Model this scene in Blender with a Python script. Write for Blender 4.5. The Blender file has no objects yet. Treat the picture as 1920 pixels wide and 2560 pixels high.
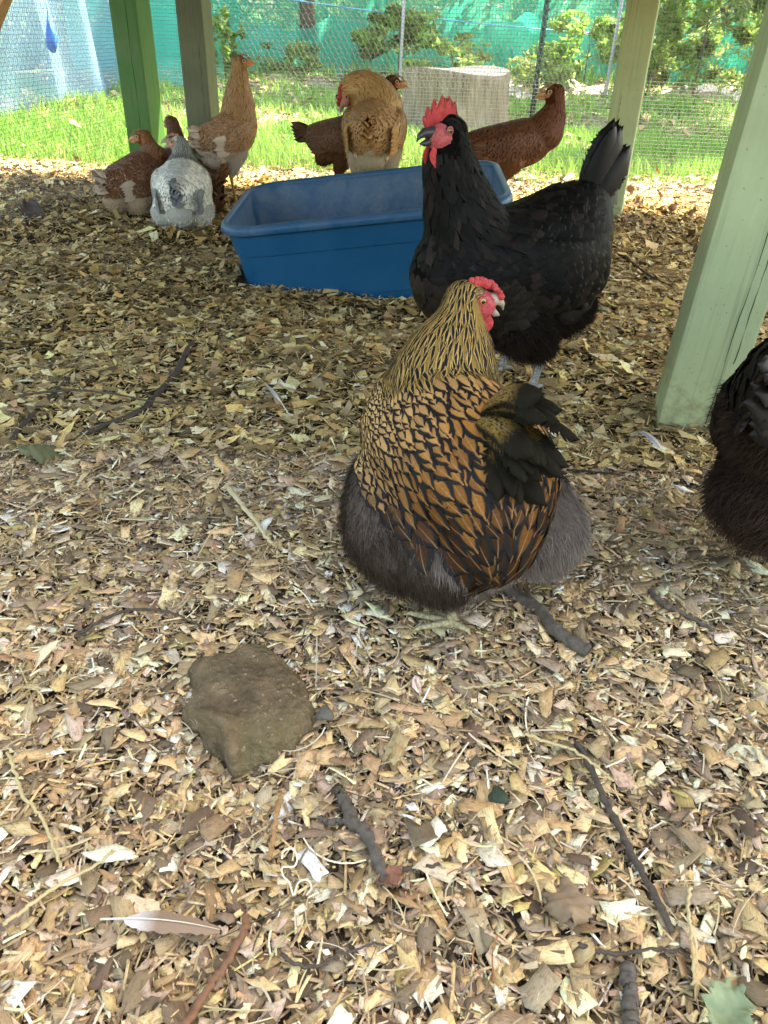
import bpy, bmesh, math, random
import numpy as np
from mathutils import Vector, Matrix, Quaternion
from mathutils.bvhtree import BVHTree
from mathutils.kdtree import KDTree

random.seed(7)
RNG = np.random.default_rng(7)
S = bpy.context.scene
COL = S.collection

# ------------------------------------------------------------------ camera
CAM_H, TH, RHO, FPX = 0.62, math.radians(32.3), math.radians(1.69), 1923.0
cF = Vector((0, math.cos(TH), -math.sin(TH)))
cU0 = Vector((0, math.sin(TH), math.cos(TH)))
cR0 = Vector((1, 0, 0))
cR = cR0 * math.cos(RHO) + cU0 * math.sin(RHO)
cU = cU0 * math.cos(RHO) - cR0 * math.sin(RHO)
cam_d = bpy.data.cameras.new('camera')
cam = bpy.data.objects.new('camera', cam_d)
COL.objects.link(cam)
M = Matrix((cR, cU, -cF)).transposed().to_4x4()
M.translation = Vector((0, 0, CAM_H))
cam.matrix_world = M
cam_d.sensor_fit = 'VERTICAL'
cam_d.sensor_height = 24.0
cam_d.lens = FPX * 24.0 / 2560.0
cam_d.dof.use_dof = True; cam_d.dof.focus_distance = 1.15; cam_d.dof.aperture_fstop = 18.0
cam_d.clip_start = 0.02
cam_d.clip_end = 500
S.camera = cam

# ------------------------------------------------------------------ world, sun, exposure
SUN_EL, SUN_AZ = math.radians(57), math.radians(62)      # azimuth measured from +Y towards +X
w = bpy.data.worlds.new('World'); S.world = w; w.use_nodes = True
nt = w.node_tree
bg = nt.nodes['Background']
sky = nt.nodes.new('ShaderNodeTexSky')
sky.sky_type = 'NISHITA'; sky.sun_disc = False
sky.sun_elevation = SUN_EL; sky.sun_rotation = SUN_AZ
sky.air_density = 1.0; sky.dust_density = 2.0
nt.links.new(sky.outputs[0], bg.inputs[0])
bg.inputs[1].default_value = 0.15
sd = bpy.data.lights.new('sun', 'SUN'); sd.energy = 4.4; sd.angle = math.radians(0.5); sd.color = (1, .95, .86)
so = bpy.data.objects.new('sun', sd); COL.objects.link(so)
sdir = Vector((math.sin(SUN_AZ) * math.cos(SUN_EL), math.cos(SUN_AZ) * math.cos(SUN_EL), math.sin(SUN_EL)))
so.rotation_euler = sdir.to_track_quat('Z', 'Y').to_euler()
S.view_settings.view_transform = 'Standard'
S.view_settings.look = 'None'
S.view_settings.exposure = 2.78
S.view_settings.use_white_balance = True
S.view_settings.white_balance_temperature = 8600
S.view_settings.white_balance_tint = 9
S.view_settings.gamma = 1
S.render.engine = 'CYCLES'
S.cycles.use_denoising = True
S.cycles.max_bounces = 7
S.cycles.diffuse_bounces = 5
S.cycles.glossy_bounces = 2
S.cycles.transparent_max_bounces = 12
S.cycles.sample_clamp_indirect = 4

# ------------------------------------------------------------------ helpers
def ray(px, py):
    return cF + cR * ((px - 960) / FPX) + cU * ((1280 - py) / FPX)
def G(px, py, z=0.0):
    d = ray(px, py); t = (z - CAM_H) / d.z
    return Vector((0, 0, CAM_H)) + d * t
def Q(px, py, Y):
    d = ray(px, py)
    return Vector((0, 0, CAM_H)) + d * (Y / d.y)

_ph = [(RNG.uniform(-1, 1, 2) * k, RNG.uniform(0, 6.28), a) for k, a in ((3, .008), (4, .008), (7, .005), (9, .005), (15, .003), (19, .003), (31, .0016))]
def hgt(x, y):
    """height of the ground; works on floats and arrays"""
    x = np.asarray(x, float); y = np.asarray(y, float)
    h = np.zeros(np.broadcast(x, y).shape)
    for (k, p, a) in _ph:
        h = h + a * np.sin(k[0] * x * 2 + k[1] * y * 2 + p)
    r = np.clip((y - 4) / 6, 0, 1)
    h = h * (1 + 4 * r)
    h = h + .03 * np.exp(-((x - .15) ** 2 / .1 + (y - 2.35) ** 2 / .08))       # litter heaped under the tub
    h = h - .062 * np.exp(-(x ** 2 / .22 + (y - 1.93) ** 2 / .045))
    h = h - .012 * np.exp(-((x + .14) ** 2 / .02 + (y - .6) ** 2 / .015))
    return h
def hz(x, y): return float(hgt(x, y))

def tag(o, label=None, cat=None, group=None, kind=None):
    if label: o['label'] = label
    if cat: o['category'] = cat
    if group: o['group'] = group
    if kind: o['kind'] = kind
    return o
def empty(name, loc=(0, 0, 0), rz=0.0):
    o = bpy.data.objects.new(name, None); COL.objects.link(o)
    o.location = loc; o.rotation_euler = (0, 0, rz); o.empty_display_size = .05
    return o
def link(name, me, mats, parent=None, smooth=True):
    o = bpy.data.objects.new(name, me); COL.objects.link(o)
    if not isinstance(mats, (list, tuple)): mats = [mats]
    for m in mats: me.materials.append(m)
    if parent: o.parent = parent
    if smooth:
        me.polygons.foreach_set('use_smooth', [True] * len(me.polygons))
    return o

class MB:
    """vertex / face collector"""
    def __init__(s): s.v = []; s.f = []
    def add(s, vs, fs):
        n = len(s.v); s.v += [tuple(p) for p in vs]; s.f += [tuple(i + n for i in f) for f in fs]
    def box(s, c, size, rot=None):
        c = Vector(c); hx, hy, hz_ = [q / 2 for q in size]
        vs = [Vector((x, y, z)) for x in (-hx, hx) for y in (-hy, hy) for z in (-hz_, hz_)]
        if rot is not None: vs = [rot @ p for p in vs]
        s.add([p + c for p in vs], [(0, 1, 3, 2), (4, 6, 7, 5), (0, 4, 5, 1), (2, 3, 7, 6), (0, 2, 6, 4), (1, 5, 7, 3)])
    def tube(s, pts, rad, n=8, cap=True):
        pts = [Vector(p) for p in pts]
        if not hasattr(rad, '__len__'): rad = [rad] * len(pts)
        ref = Vector((0, 0, 1)); vs = []
        t0 = (pts[1] - pts[0]).normalized()
        if abs(t0.dot(ref)) > .9: ref = Vector((1, 0, 0))
        u = t0.cross(ref).normalized()
        for i, p in enumerate(pts):
            a = pts[max(i - 1, 0)]; b = pts[min(i + 1, len(pts) - 1)]
            t = (b - a).normalized(); u = (u - t * u.dot(t)).normalized(); v = t.cross(u)
            for k in range(n):
                an = 2 * math.pi * k / n
                vs.append(p + (u * math.cos(an) + v * math.sin(an)) * rad[i])
        fs = []
        for i in range(len(pts) - 1):
            for k in range(n):
                k2 = (k + 1) % n
                fs.append((i * n + k, i * n + k2, (i + 1) * n + k2, (i + 1) * n + k))
        if cap:
            fs.append(tuple(range(n))[::-1]); fs.append(tuple((len(pts) - 1) * n + k for k in range(n)))
        s.add(vs, fs)
    def mesh(s, name='mesh'):
        me = bpy.data.meshes.new(name); me.from_pydata(s.v, [], s.f); me.update(); return me
    def build(s, name, mats, parent=None, smooth=True, bevel=0):
        me = s.mesh(name)
        if bevel:
            bm = bmesh.new(); bm.from_mesh(me)
            bmesh.ops.bevel(bm, geom=bm.edges[:], offset=bevel, segments=2, affect='EDGES', profile=.6)
            bm.to_mesh(me); bm.free()
        return link(name, me, mats, parent, smooth)

def np_mesh(name, V, quads=None, tris=None):
    """fast mesh from arrays"""
    me = bpy.data.meshes.new(name)
    V = np.asarray(V, np.float32).reshape(-1, 3)
    loops = []; starts = []; tot = []
    s = 0
    if quads is not None and len(quads):
        q = np.asarray(quads, np.int32); loops.append(q.ravel()); starts.append(np.arange(len(q)) * 4); tot.append(np.full(len(q), 4)); s = len(q) * 4
    if tris is not None and len(tris):
        t = np.asarray(tris, np.int32); loops.append(t.ravel()); starts.append(np.arange(len(t)) * 3 + s); tot.append(np.full(len(t), 3))
    loops = np.concatenate(loops).astype(np.int32); starts = np.concatenate(starts).astype(np.int32)
    me.vertices.add(len(V)); me.vertices.foreach_set('co', V.ravel())
    me.loops.add(len(loops)); me.loops.foreach_set('vertex_index', loops)
    me.polygons.add(len(starts)); me.polygons.foreach_set('loop_start', starts)
    me.update(calc_edges=True)
    return me
def attr_col(me, name, C):
    a = me.color_attributes.new(name, 'FLOAT_COLOR', 'POINT')
    C = np.asarray(C, np.float32)
    if C.shape[1] == 3: C = np.concatenate([C, np.ones((len(C), 1), np.float32)], 1)
    a.data.foreach_set('color', C.ravel())
def attr_vec(me, name, C):
    a = me.attributes.new(name, 'FLOAT_VECTOR', 'POINT'); a.data.foreach_set('vector', np.asarray(C, np.float32).ravel())

# ------------------------------------------------------------------ materials
class NT:
    def __init__(s, name, rough=.7, spec=.3):
        s.m = bpy.data.materials.new(name); s.m.use_nodes = True
        s.t = s.m.node_tree; s.b = s.t.nodes['Principled BSDF']
        s.b.inputs['Roughness'].default_value = rough
        s.b.inputs['Specular IOR Level'].default_value = spec
    def n(s, typ, **kw):
        o = s.t.nodes.new(typ)
        for k, v in kw.items():
            if k in o.inputs.keys() if isinstance(k, str) else False: s.set(o.inputs[k], v)
            else: setattr(o, k, v)
        return o
    def set(s, inp, v):
        if hasattr(v, 'links') or isinstance(v, bpy.types.NodeSocket): s.t.links.new(v, inp)
        else: inp.default_value = v
    def math(s, op, a, b=0.0, c=0.0, clamp=False):
        o = s.t.nodes.new('ShaderNodeMath'); o.operation = op; o.use_clamp = clamp
        s.set(o.inputs[0], a); s.set(o.inputs[1], b); s.set(o.inputs[2], c); return o.outputs[0]
    def mix(s, f, a, b, typ='MIX'):
        o = s.t.nodes.new('ShaderNodeMixRGB'); o.blend_type = typ
        s.set(o.inputs[0], f)
        for i, v in ((1, a), (2, b)):
            if isinstance(v, tuple) and len(v) == 3: v = v + (1,)
            s.set(o.inputs[i], v)
        return o.outputs[0]
    def noise(s, scale, detail=3, vec=None, rough=.6, dist=0):
        o = s.t.nodes.new('ShaderNodeTexNoise'); o.inputs['Scale'].default_value = scale
        o.inputs['Detail'].default_value = detail; o.inputs['Roughness'].default_value = rough; o.inputs['Distortion'].default_value = dist
        if vec is not None: s.t.links.new(vec, o.inputs['Vector'])
        return o.outputs[0]
    def ramp(s, f, stops):
        o = s.t.nodes.new('ShaderNodeValToRGB'); s.set(o.inputs[0], f)
        e = o.color_ramp.elements
        while len(e) < len(stops): e.new(.5)
        for q, (p, c) in zip(e, stops):
            q.position = p; q.color = (c, c, c, 1) if not isinstance(c, tuple) else c + (1,)
        return o.outputs[0]
    def coord(s, which='Object', scale=None, rot=None):
        o = s.t.nodes.new('ShaderNodeTexCoord'); out = o.outputs[which]
        if scale is not None:
            m = s.t.nodes.new('ShaderNodeMapping'); s.t.links.new(out, m.inputs[0]); m.inputs['Scale'].default_value = scale
            if rot: m.inputs['Rotation'].default_value = rot
            out = m.outputs[0]
        return out
    def attr(s, name, vec=False):
        o = s.t.nodes.new('ShaderNodeAttribute'); o.attribute_name = name
        return o.outputs['Vector'] if vec else o.outputs['Color']
    def sep(s, v):
        o = s.t.nodes.new('ShaderNodeSeparateXYZ'); s.t.links.new(v, o.inputs[0]); return o.outputs
    def comb(s, x=0., y=0., z=0.):
        o = s.t.nodes.new('ShaderNodeCombineXYZ'); s.set(o.inputs[0], x); s.set(o.inputs[1], y); s.set(o.inputs[2], z); return o.outputs[0]
    def col(s, c):
        if isinstance(c, tuple) and len(c) == 3: c = c + (1,)
        s.set(s.b.inputs['Base Color'], c)
    def bump(s, h, strength=.3, dist=.002):
        o = s.t.nodes.new('ShaderNodeBump'); o.inputs['Strength'].default_value = strength; o.inputs['Distance'].default_value = dist
        s.t.links.new(h, o.inputs['Height']); s.t.links.new(o.outputs[0], s.b.inputs['Normal'])

def plain(name, c, rough=.7, spec=.3, var=.25, scale=40, bump=0):
    n = NT(name, rough, spec)
    f = n.noise(scale, 4, n.coord())
    dark = tuple(q * (1 - var) for q in c); lite = tuple(min(1, q * (1 + var)) for q in c)
    n.col(n.mix(f, dark, lite))
    if bump: n.bump(f, bump, .002)
    return n.m

def m_chip():
    n = NT('wood_chip', .75, .25)
    c = n.attr('tint'); uv = n.attr('fuv', True); x, y, z = n.sep(uv)
    v = n.comb(n.math('MULTIPLY', x, 3.0), n.math('MULTIPLY', y, 26.0), n.math('MULTIPLY', z, 50.0))
    g = n.noise(1.0, 3, v, .7)
    g2 = n.noise(2.2, 2, n.comb(n.math('MULTIPLY', x, 2.0), n.math('MULTIPLY', y, 2.0), n.math('MULTIPLY', z, 91.0)), .6)
    k = n.ramp(g, [(.28, (.42, .34, .26)), (.42, (.85, .82, .76)), (.55, (1.0, .98, .95)), (.75, (1.2, 1.18, 1.14))])
    c2 = n.mix(1.0, c, k, 'MULTIPLY')
    c3 = n.mix(n.math('MULTIPLY', n.ramp(g2, [(.52, 0.), (.68, 1.)]), .45), c2, (.12, .085, .05))
    n.col(c3); n.bump(g, .5, .0012)
    return n.m

def m_ground():
    n = NT('ground', .95, .1)
    P = n.coord('Object'); x, y, z = n.sep(P)
    a = n.noise(60, 5, P, .7); b = n.noise(1.1, 4, P, .6); c = n.noise(260, 2, P, .7)
    soil = n.ramp(a, [(.3, (.02, .014, .008)), (.5, (.06, .042, .025)), (.72, (.16, .12, .075))])
    litter = n.ramp(n.noise(30, 6, P, .8), [(.32, (.05, .04, .035)), (.5, (.17, .14, .12)), (.62, (.34, .3, .26)), (.74, (.5, .45, .4))])
    green = n.ramp(n.noise(25, 5, P, .8), [(.3, (.05, .11, .02)), (.5, (.11, .24, .05)), (.7, (.2, .36, .09))])
    out = n.math('SUBTRACT', y, 3.9); out = n.math('MULTIPLY', out, 4.0, clamp=True)
    bandn = n.math('ADD', y, n.math('MULTIPLY', n.math('SUBTRACT', b, .5), 2.6))
    gm = n.ramp(n.math('DIVIDE', bandn, 16.0), [(.255, 0.), (.275, 1.), (.36, 1.), (.39, .15), (.43, .2), (.5, .75), (.53, .2), (.66, .1), (.72, .8), (.95, .9)])
    o = n.mix(gm, litter, green)
    n.col(n.mix(out, soil, o)); n.bump(a, .8, .01)
    return n.m

def m_paint(name, base, grime=(.18, .2, .12), grime_amt=.35, crack=False):
    n = NT(name, .55, .35)
    P = n.coord('Object', (1, 1, .12)); P2 = n.coord('Object')
    g = n.noise(70, 4, P, .7); h = n.noise(6, 4, P2, .6); sp = n.noise(160, 2, P2)
    c = n.mix(g, tuple(q * .86 for q in base), tuple(q * 1.08 for q in base))
    c = n.mix(n.math('MULTIPLY', n.ramp(h, [(.45, 0.), (.7, 1.)]), grime_amt), c, grime)
    c = n.mix(n.ramp(sp, [(.70, 0.), (.74, .7)]), c, (.12, .12, .08))
    z_ = n.sep(P2)[2]; spl = n.noise(38, 4, P2, .75)
    mud = n.math('MULTIPLY', n.math('SUBTRACT', n.math('ADD', n.math('MULTIPLY', n.math('SUBTRACT', .26, z_), 3.2), n.math('MULTIPLY', spl, 1.6)), 1.15), 2.5, clamp=True)
    c = n.mix(n.math('MULTIPLY', mud, .55), c, (.16, .125, .08))
    gr = n.noise(1, 3, n.coord('Object', (90, 90, 3)), .6)
    c = n.mix(n.ramp(gr, [(.56, 0.), (.70, .42)]), c, tuple(q * .45 for q in base))
    n.col(c); n.bump(n.math('ADD', g, gr), .5, .0018)
    return n.m

MAT = {}
MAT['chip'] = m_chip()
MAT['ground'] = m_ground()
MAT['green_paint'] = m_paint('bright_green_paint', (.055, .19, .04))
MAT['olive_paint'] = m_paint('olive_green_paint', (.12, .145, .08), grime_amt=.5)
MAT['pale_paint'] = m_paint('pale_green_paint', (.38, .46, .25), grime_amt=.25)
MAT['raw_wood'] = m_paint('raw_wood', (.5, .3, .15), (.3, .17, .08))
MAT['ply'] = m_paint('plywood', (.30, .22, .13), (.15, .1, .06))
MAT['crack'] = plain('dark_crack', (.03, .035, .02), .9)
MAT['wire'] = plain('galvanised_wire', (.2, .21, .22), .45, .5, .2)
MAT['twig'] = plain('twig_bark', (.085, .068, .052), .9, .1, .7, 230, 1.0)
MAT['branch'] = plain('grey_branch_bark', (.105, .088, .07), .9, .1, .6, 140, .9)
MAT['redtwig'] = plain('red_brown_stem', (.19, .09, .045), .7, .3, .4, 200, .4)
MAT['straw'] = plain('dry_straw', (.45, .36, .18), .6, .3, .25, 100)
MAT['cream'] = plain('pale_shaving', (.72, .62, .45), .7, .3, .15, 100)

# ------------------------------------------------------------------ ground sheet
def make_ground():
    def axis(lo, hi, n0, n1, step):
        inner = np.arange(lo, hi + 1e-6, step)
        a = lo - np.geomspace(step, 90, n0)[::-1]; b = hi + np.geomspace(step, 90, n1)
        return np.concatenate([a, inner, b])
    xs = axis(-2.2, 2.2, 26, 26, .03); ys = axis(-.4, 5.0, 16, 40, .03)
    X, Y = np.meshgrid(xs, ys); Z = hgt(X, Y)
    far = np.clip((np.hypot(X, Y) - 16) / 60, 0, 1); Z = Z + far * 1.5
    V = np.stack([X, Y, Z], -1).reshape(-1, 3)
    nx, ny = len(xs), len(ys)
    i = np.arange(ny - 1)[:, None] * nx + np.arange(nx - 1)[None]
    q = np.stack([i, i + 1, i + nx + 1, i + nx], -1).reshape(-1, 4)
    o = link('ground', np_mesh('ground', V, q), MAT['ground']); tag(o, kind='structure')
make_ground()

# ------------------------------------------------------------------ run frame (posts, wire)
ROT = math.radians(-9)
E1 = Vector((math.cos(ROT), math.sin(ROT), 0)); E2 = Vector((math.sin(ROT), -math.cos(ROT), 0))
CORN = Vector((-1.13, 3.72, 0))
def rf(a, b, z=0): return CORN + E1 * a + E2 * b + Vector((0, 0, z))
ROOF_Z = .98

# tub placement (fitted)
TUB = dict(c=Vector((-.075, 2.348, .219)), yaw=-.018, pt=.129, rl=.05, L=.787, W=.553)
tubR = Matrix.Rotation(TUB['yaw'], 3, 'Z') @ Matrix.Rotation(-TUB['pt'], 3, 'Y') @ Matrix.Rotation(TUB['rl'], 3, 'X')
ROCK = Vector((-.135, .60, 0))
# ------------------------------------------------------------------ wood chips
PAL = np.array([(.62, .48, .27), (.55, .40, .21), (.47, .34, .18), (.40, .28, .15), (.68, .57, .38), (.33, .245, .15),
                (.27, .21, .145), (.20, .15, .10), (.42, .34, .25), (.50, .39, .29), (.80, .73, .57), (.12, .09, .06), (.38, .30, .12)])
PW = np.array([.13, .12, .11, .09, .12, .10, .09, .08, .05, .06, .07, .05, .02]); PW = PW / PW.sum()
def chips(name, N, sampler, size=1.0, full=True, label=None, palette=PAL, pw=PW, zspread=.013, tilt=.24, bright=1.0, bigp=.03):
    xy = sampler(N); N = len(xy)
    kind = RNG.random(N)
    L = np.clip(RNG.lognormal(math.log(.0118), .5, N), .003, .034)
    Wd = L * RNG.uniform(.3, .85, N)
    sl = kind < .40; L[sl] = RNG.uniform(.012, .034, sl.sum()); Wd[sl] = RNG.uniform(.0012, .0035, sl.sum())
    bg_ = kind > 1 - bigp; L[bg_] = RNG.uniform(.026, .042, bg_.sum()); Wd[bg_] = L[bg_] * RNG.uniform(.35, .75, bg_.sum())
    L *= size; Wd *= size
    nu, nv = (5, 3) if full else (3, 2)
    u = np.linspace(-.5, .5, nu); v = np.linspace(-.5, .5, nv)
    U, Vv = np.meshgrid(u, v)                         # nv,nu
    K = nu * nv
    U = U.ravel()[None]; Vv = Vv.ravel()[None]
    taper = 1 - RNG.random((N, 1)) ** 2.4 * .8 * (U + .5) - RNG.random((N, 1)) ** 2 * .3 * (.5 - U)
    lx = U * L[:, None]; ly = Vv * Wd[:, None] * taper
    edge = (np.abs(Vv) > .4) | (np.abs(U) > .4)
    lx = lx + (np.abs(U) > .4) * RNG.normal(0, .13, (N, K)) * np.minimum(L, Wd * 2)[:, None]
    ly = ly + edge * RNG.normal(0, .04, (N, K)) * Wd[:, None]
    bend = RNG.normal(0, .07, (N, 1)) ; bend2 = RNG.normal(0, .11, (N, 1)); tw = RNG.normal(0, .16, (N, 1))
    skew = RNG.normal(0, .35, (N, 1)); lx = lx + skew * Vv * Wd[:, None]
    lz = bend * (U * 2) ** 2 * L[:, None] * .5 + bend2 * (Vv * 2) ** 2 * Wd[:, None] * .5 + tw * U * Vv * Wd[:, None] * 2
    P = np.stack([lx, ly, lz], -1)                   # N,K,3
    if full:
        th = RNG.uniform(.0006, .0018, N)[:, None] * size
        B = P.copy(); B[..., 2] -= th; P = np.concatenate([P, B], 1)
    yaw = RNG.uniform(0, 6.283, N); pi = RNG.normal(0, tilt, N); ro = RNG.normal(0, tilt, N)
    cy, sy, cp, sp, cr, sr = np.cos(yaw), np.sin(yaw), np.cos(pi), np.sin(pi), np.cos(ro), np.sin(ro)
    Rm = np.zeros((N, 3, 3))
    Rm[:, 0, 0] = cy * cp; Rm[:, 0, 1] = cy * sp * sr - sy * cr; Rm[:, 0, 2] = cy * sp * cr + sy * sr
    Rm[:, 1, 0] = sy * cp; Rm[:, 1, 1] = sy * sp * sr + cy * cr; Rm[:, 1, 2] = sy * sp * cr - cy * sr
    Rm[:, 2, 0] = -sp; Rm[:, 2, 1] = cp * sr; Rm[:, 2, 2] = cp * cr
    P = np.einsum('nij,nkj->nki', Rm, P)
    zz = hgt(xy[:, 0], xy[:, 1]) + RNG.beta(1.6, 1.6, N) * zspread + np.where(bg_, .003, 0)
    P += np.stack([xy[:, 0], xy[:, 1], zz], -1)[:, None]
    KK = P.shape[1]
    q = []
    for j in range(nv - 1):
        for i in range(nu - 1):
            a = j * nu + i; q.append((a, a + 1, a + nu + 1, a + nu))
    if full:
        ring = [i for i in range(nu)] + [nu * j + nu - 1 for j in range(1, nv)] + [nu * (nv - 1) + i for i in range(nu - 2, -1, -1)] + [nu * j for j in range(nv - 2, 0, -1)]
        for a, b in zip(ring, ring[1:] + ring[:1]): q.append((b, a, a + K, b + K))
    q = np.array(q)
    Qd = (q[None] + (np.arange(N) * KK)[:, None, None]).reshape(-1, 4)
    me = np_mesh(name, P, Qd)
    ci = RNG.choice(len(palette), N, p=pw); C = palette[ci] * (RNG.uniform(.55, 1.30, (N, 1)) ** .9 + .08 * (RNG.random((N, 1)) < .1)) * bright * 1.3 * np.array([1.0, .94, .87 if size < .9 else .68])  # near chips less yellow than far ones: cool skylight put into the colour
    C = C * (1 + RNG.normal(0, .04, (N, 3)))
    attr_col(me, 'tint', np.clip(np.repeat(C, KK, 0), .01, .9))
    uu = np.tile(np.concatenate([U.ravel()] * (2 if full else 1)), N); vv = np.tile(np.concatenate([Vv.ravel()] * (2 if full else 1)), N)
    sc = np.repeat(np.stack([L / .02, Wd / .02], 1), KK, 0)
    attr_vec(me, 'fuv', np.stack([uu * sc[:, 0], vv * sc[:, 1], np.repeat(RNG.random(N) * 10, KK)], -1))
    o = link(name, me, MAT['chip'], None, False); tag(o, label, 'wood chips' if label else None, None, 'stuff')
    return o
def in_tub(x, y):
    dx, dy = x - TUB['c'].x, y - TUB['c'].y
    return (np.abs(dx) < TUB['L'] * .46) & (np.abs(dy) < TUB['W'] * .42)
def trap(y0, y1, pw_=0.0, ml=.12):
    def f(N):
        out = []; tot = 0
        while tot < N:
            y = RNG.uniform(y0, y1, N); wd = .30 + .52 * y + ml
            x = RNG.uniform(-1, 1, N) * (.30 + .52 * y1 + ml)
            k = (np.abs(x) < wd) & ~in_tub(x, y) & ~(((x - ROCK.x) / .058) ** 2 + ((y - ROCK.y) / .048) ** 2 < 1)
            k &= RNG.random(N) < (y1 - y0 + .3) / (y - y0 + .3) if pw_ else True
            out.append(np.stack([x[k], y[k]], 1)); tot += k.sum()
        return np.concatenate(out)[:N]
    return f
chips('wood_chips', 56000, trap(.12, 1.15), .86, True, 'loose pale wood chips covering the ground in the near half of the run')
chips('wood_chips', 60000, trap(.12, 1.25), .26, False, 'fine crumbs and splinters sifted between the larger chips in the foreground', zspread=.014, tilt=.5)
chips('wood_chips', 80000, trap(1.15, 2.5), 1.0, False, 'wood chips spread round the blue tub and under the hens', zspread=.018)
def sm2(N):
    p = trap(2.5, 3.75)(N); l = (p[:, 0] - CORN.x) * E2.y - (p[:, 1] - CORN.y) * E2.x
    return p
chips('wood_chips', 42000, trap(2.5, 3.7), 1.15, False, 'wood chips heaped along the foot of the wire at the back of the run', zspread=.024, tilt=.35)
PALO = np.array([(.62, .52, .44), (.5, .42, .36), (.7, .62, .55), (.35, .28, .23), (.24, .18, .14), (.45, .33, .26)])
chips('leaf_litter', 20000, trap(3.7, 4.9, 1), 1.5, False, 'pale chips and dead leaves on the sunny strip outside the wire', PALO, np.ones(6) / 6, .02, .3)
def far_s(N):
    y = RNG.uniform(5.2, 13, N); return np.stack([RNG.uniform(-1, 1, N) * (.5 + .6 * y), y], 1)
chips('leaf_litter', 26000, far_s, 3.4, False, 'dead leaves and bark scattered among the grass beyond the stump', PALO * .8, np.ones(6) / 6, .03, .3)

def straws(N, name, label):
    y = RNG.uniform(.2, 2.4, N) ** 1.0; x = RNG.uniform(-1, 1, N) * (.35 + .5 * y); ok = ~in_tub(x, y); x, y = x[ok], y[ok]; N = len(x)
    K = 7; s = np.linspace(-.5, .5, K); L = RNG.lognormal(math.log(.035), .45, N); a = RNG.uniform(0, 6.28, N); cv = RNG.normal(0, .9, N)
    ang = a[:, None] + cv[:, None] * s; dx = np.cumsum(np.cos(ang), 1) / K * L[:, None]; dy = np.cumsum(np.sin(ang), 1) / K * L[:, None]
    X = x[:, None] + dx - dx.mean(1)[:, None]; Y = y[:, None] + dy - dy.mean(1)[:, None]
    Z = hgt(X, Y) + RNG.uniform(.010, .017, N)[:, None] + RNG.normal(0, .05, (N, 1)) * s * L[:, None] + .12 * L[:, None] * (.25 - s ** 2) * RNG.random((N, 1))
    w_ = RNG.uniform(.0003, .0009, N)[:, None]; nx, ny = -np.sin(ang) * w_, np.cos(ang) * w_
    V = np.stack([np.stack([X + nx, Y + ny, Z], -1), np.stack([X - nx, Y - ny, Z + w_ * .6], -1)], 2).reshape(N, K * 2, 3)
    q = np.array([(2 * k, 2 * k + 1, 2 * k + 3, 2 * k + 2) for k in range(K - 1)]); Qd = (q[None] + (np.arange(N) * K * 2)[:, None, None]).reshape(-1, 4)
    me = np_mesh(name, V, Qd); pal = np.array([(.55, .45, .25), (.68, .6, .42), (.3, .22, .13), (.13, .1, .07), (.42, .38, .16), (.36, .16, .07)])
    attr_col(me, 'tint', np.repeat(pal[RNG.choice(6, N, p=[.3, .2, .2, .16, .1, .04])] * RNG.uniform(.8, 1.2, (N, 1)), K * 2, 0)); attr_vec(me, 'fuv', np.repeat(RNG.random((N, 3)), K * 2, 0))
    tag(link(name, me, MAT['chip'], None, False), label, 'straw', None, 'stuff')
straws(2600, 'straw', 'thin straws, rootlets and grass fibres scattered over the wood chips')

# ------------------------------------------------------------------ posts
def post(a_pt, yaw, z1, mat, label, wdt=.104, cracks=(), lean=0):
    rt = empty('post', (a_pt[0], a_pt[1], hz(*a_pt[:2]) - .06), yaw)
    rt.rotation_euler = (0, lean, yaw)
    tag(rt, label, 'post', 'posts holding up the coop over the run')
    m = MB(); m.box((0, 0, (z1 + .06) / 2), (wdt, wdt, z1 + .06))
    m.build('timber', mat, rt, False, .006)
    for (cx, z0, zz1, wv) in cracks:
        k = MB(); pts = []
        n = 40
        for i in range(n + 1):
            z = z0 + (zz1 - z0) * i / n
            pts.append((cx + wv * math.sin(i * .5) * .4 + random.uniform(-1, 1) * .0006, -wdt / 2 - .0002, z))
        k.tube(pts, [.0007 * (0.12 + abs(math.sin(i * .37 + 1))) for i in range(n + 1)], 5)
        k.build('crack', MAT['crack'], rt)
    return rt
post((-1.065, 3.63), math.radians(-14), ROOF_Z, MAT['green_paint'], 'bright green painted corner post with a long dark crack, behind the sitting hens', .116, [(.012, .05, .95, .004)])
post((-.79, 3.53), math.radians(-9), ROOF_Z, MAT['olive_paint'], 'dull olive post just right of the bright green post', .106, [(.028, .3, .6, .002)])
post((.855, 3.24), math.radians(-17), ROOF_Z, MAT['pale_paint'], 'pale grey green post behind the tail of the black hen', .108, [(-.02, .4, .5, .001)])
post((.583, 1.375), math.radians(-13), ROOF_Z, MAT['pale_paint'], 'nearest pale green post with fine vertical cracks, beside the hen at the edge', .122, [(.022, .07, .85, .003), (.036, .2, .6, .002)], lean=.045)
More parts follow.
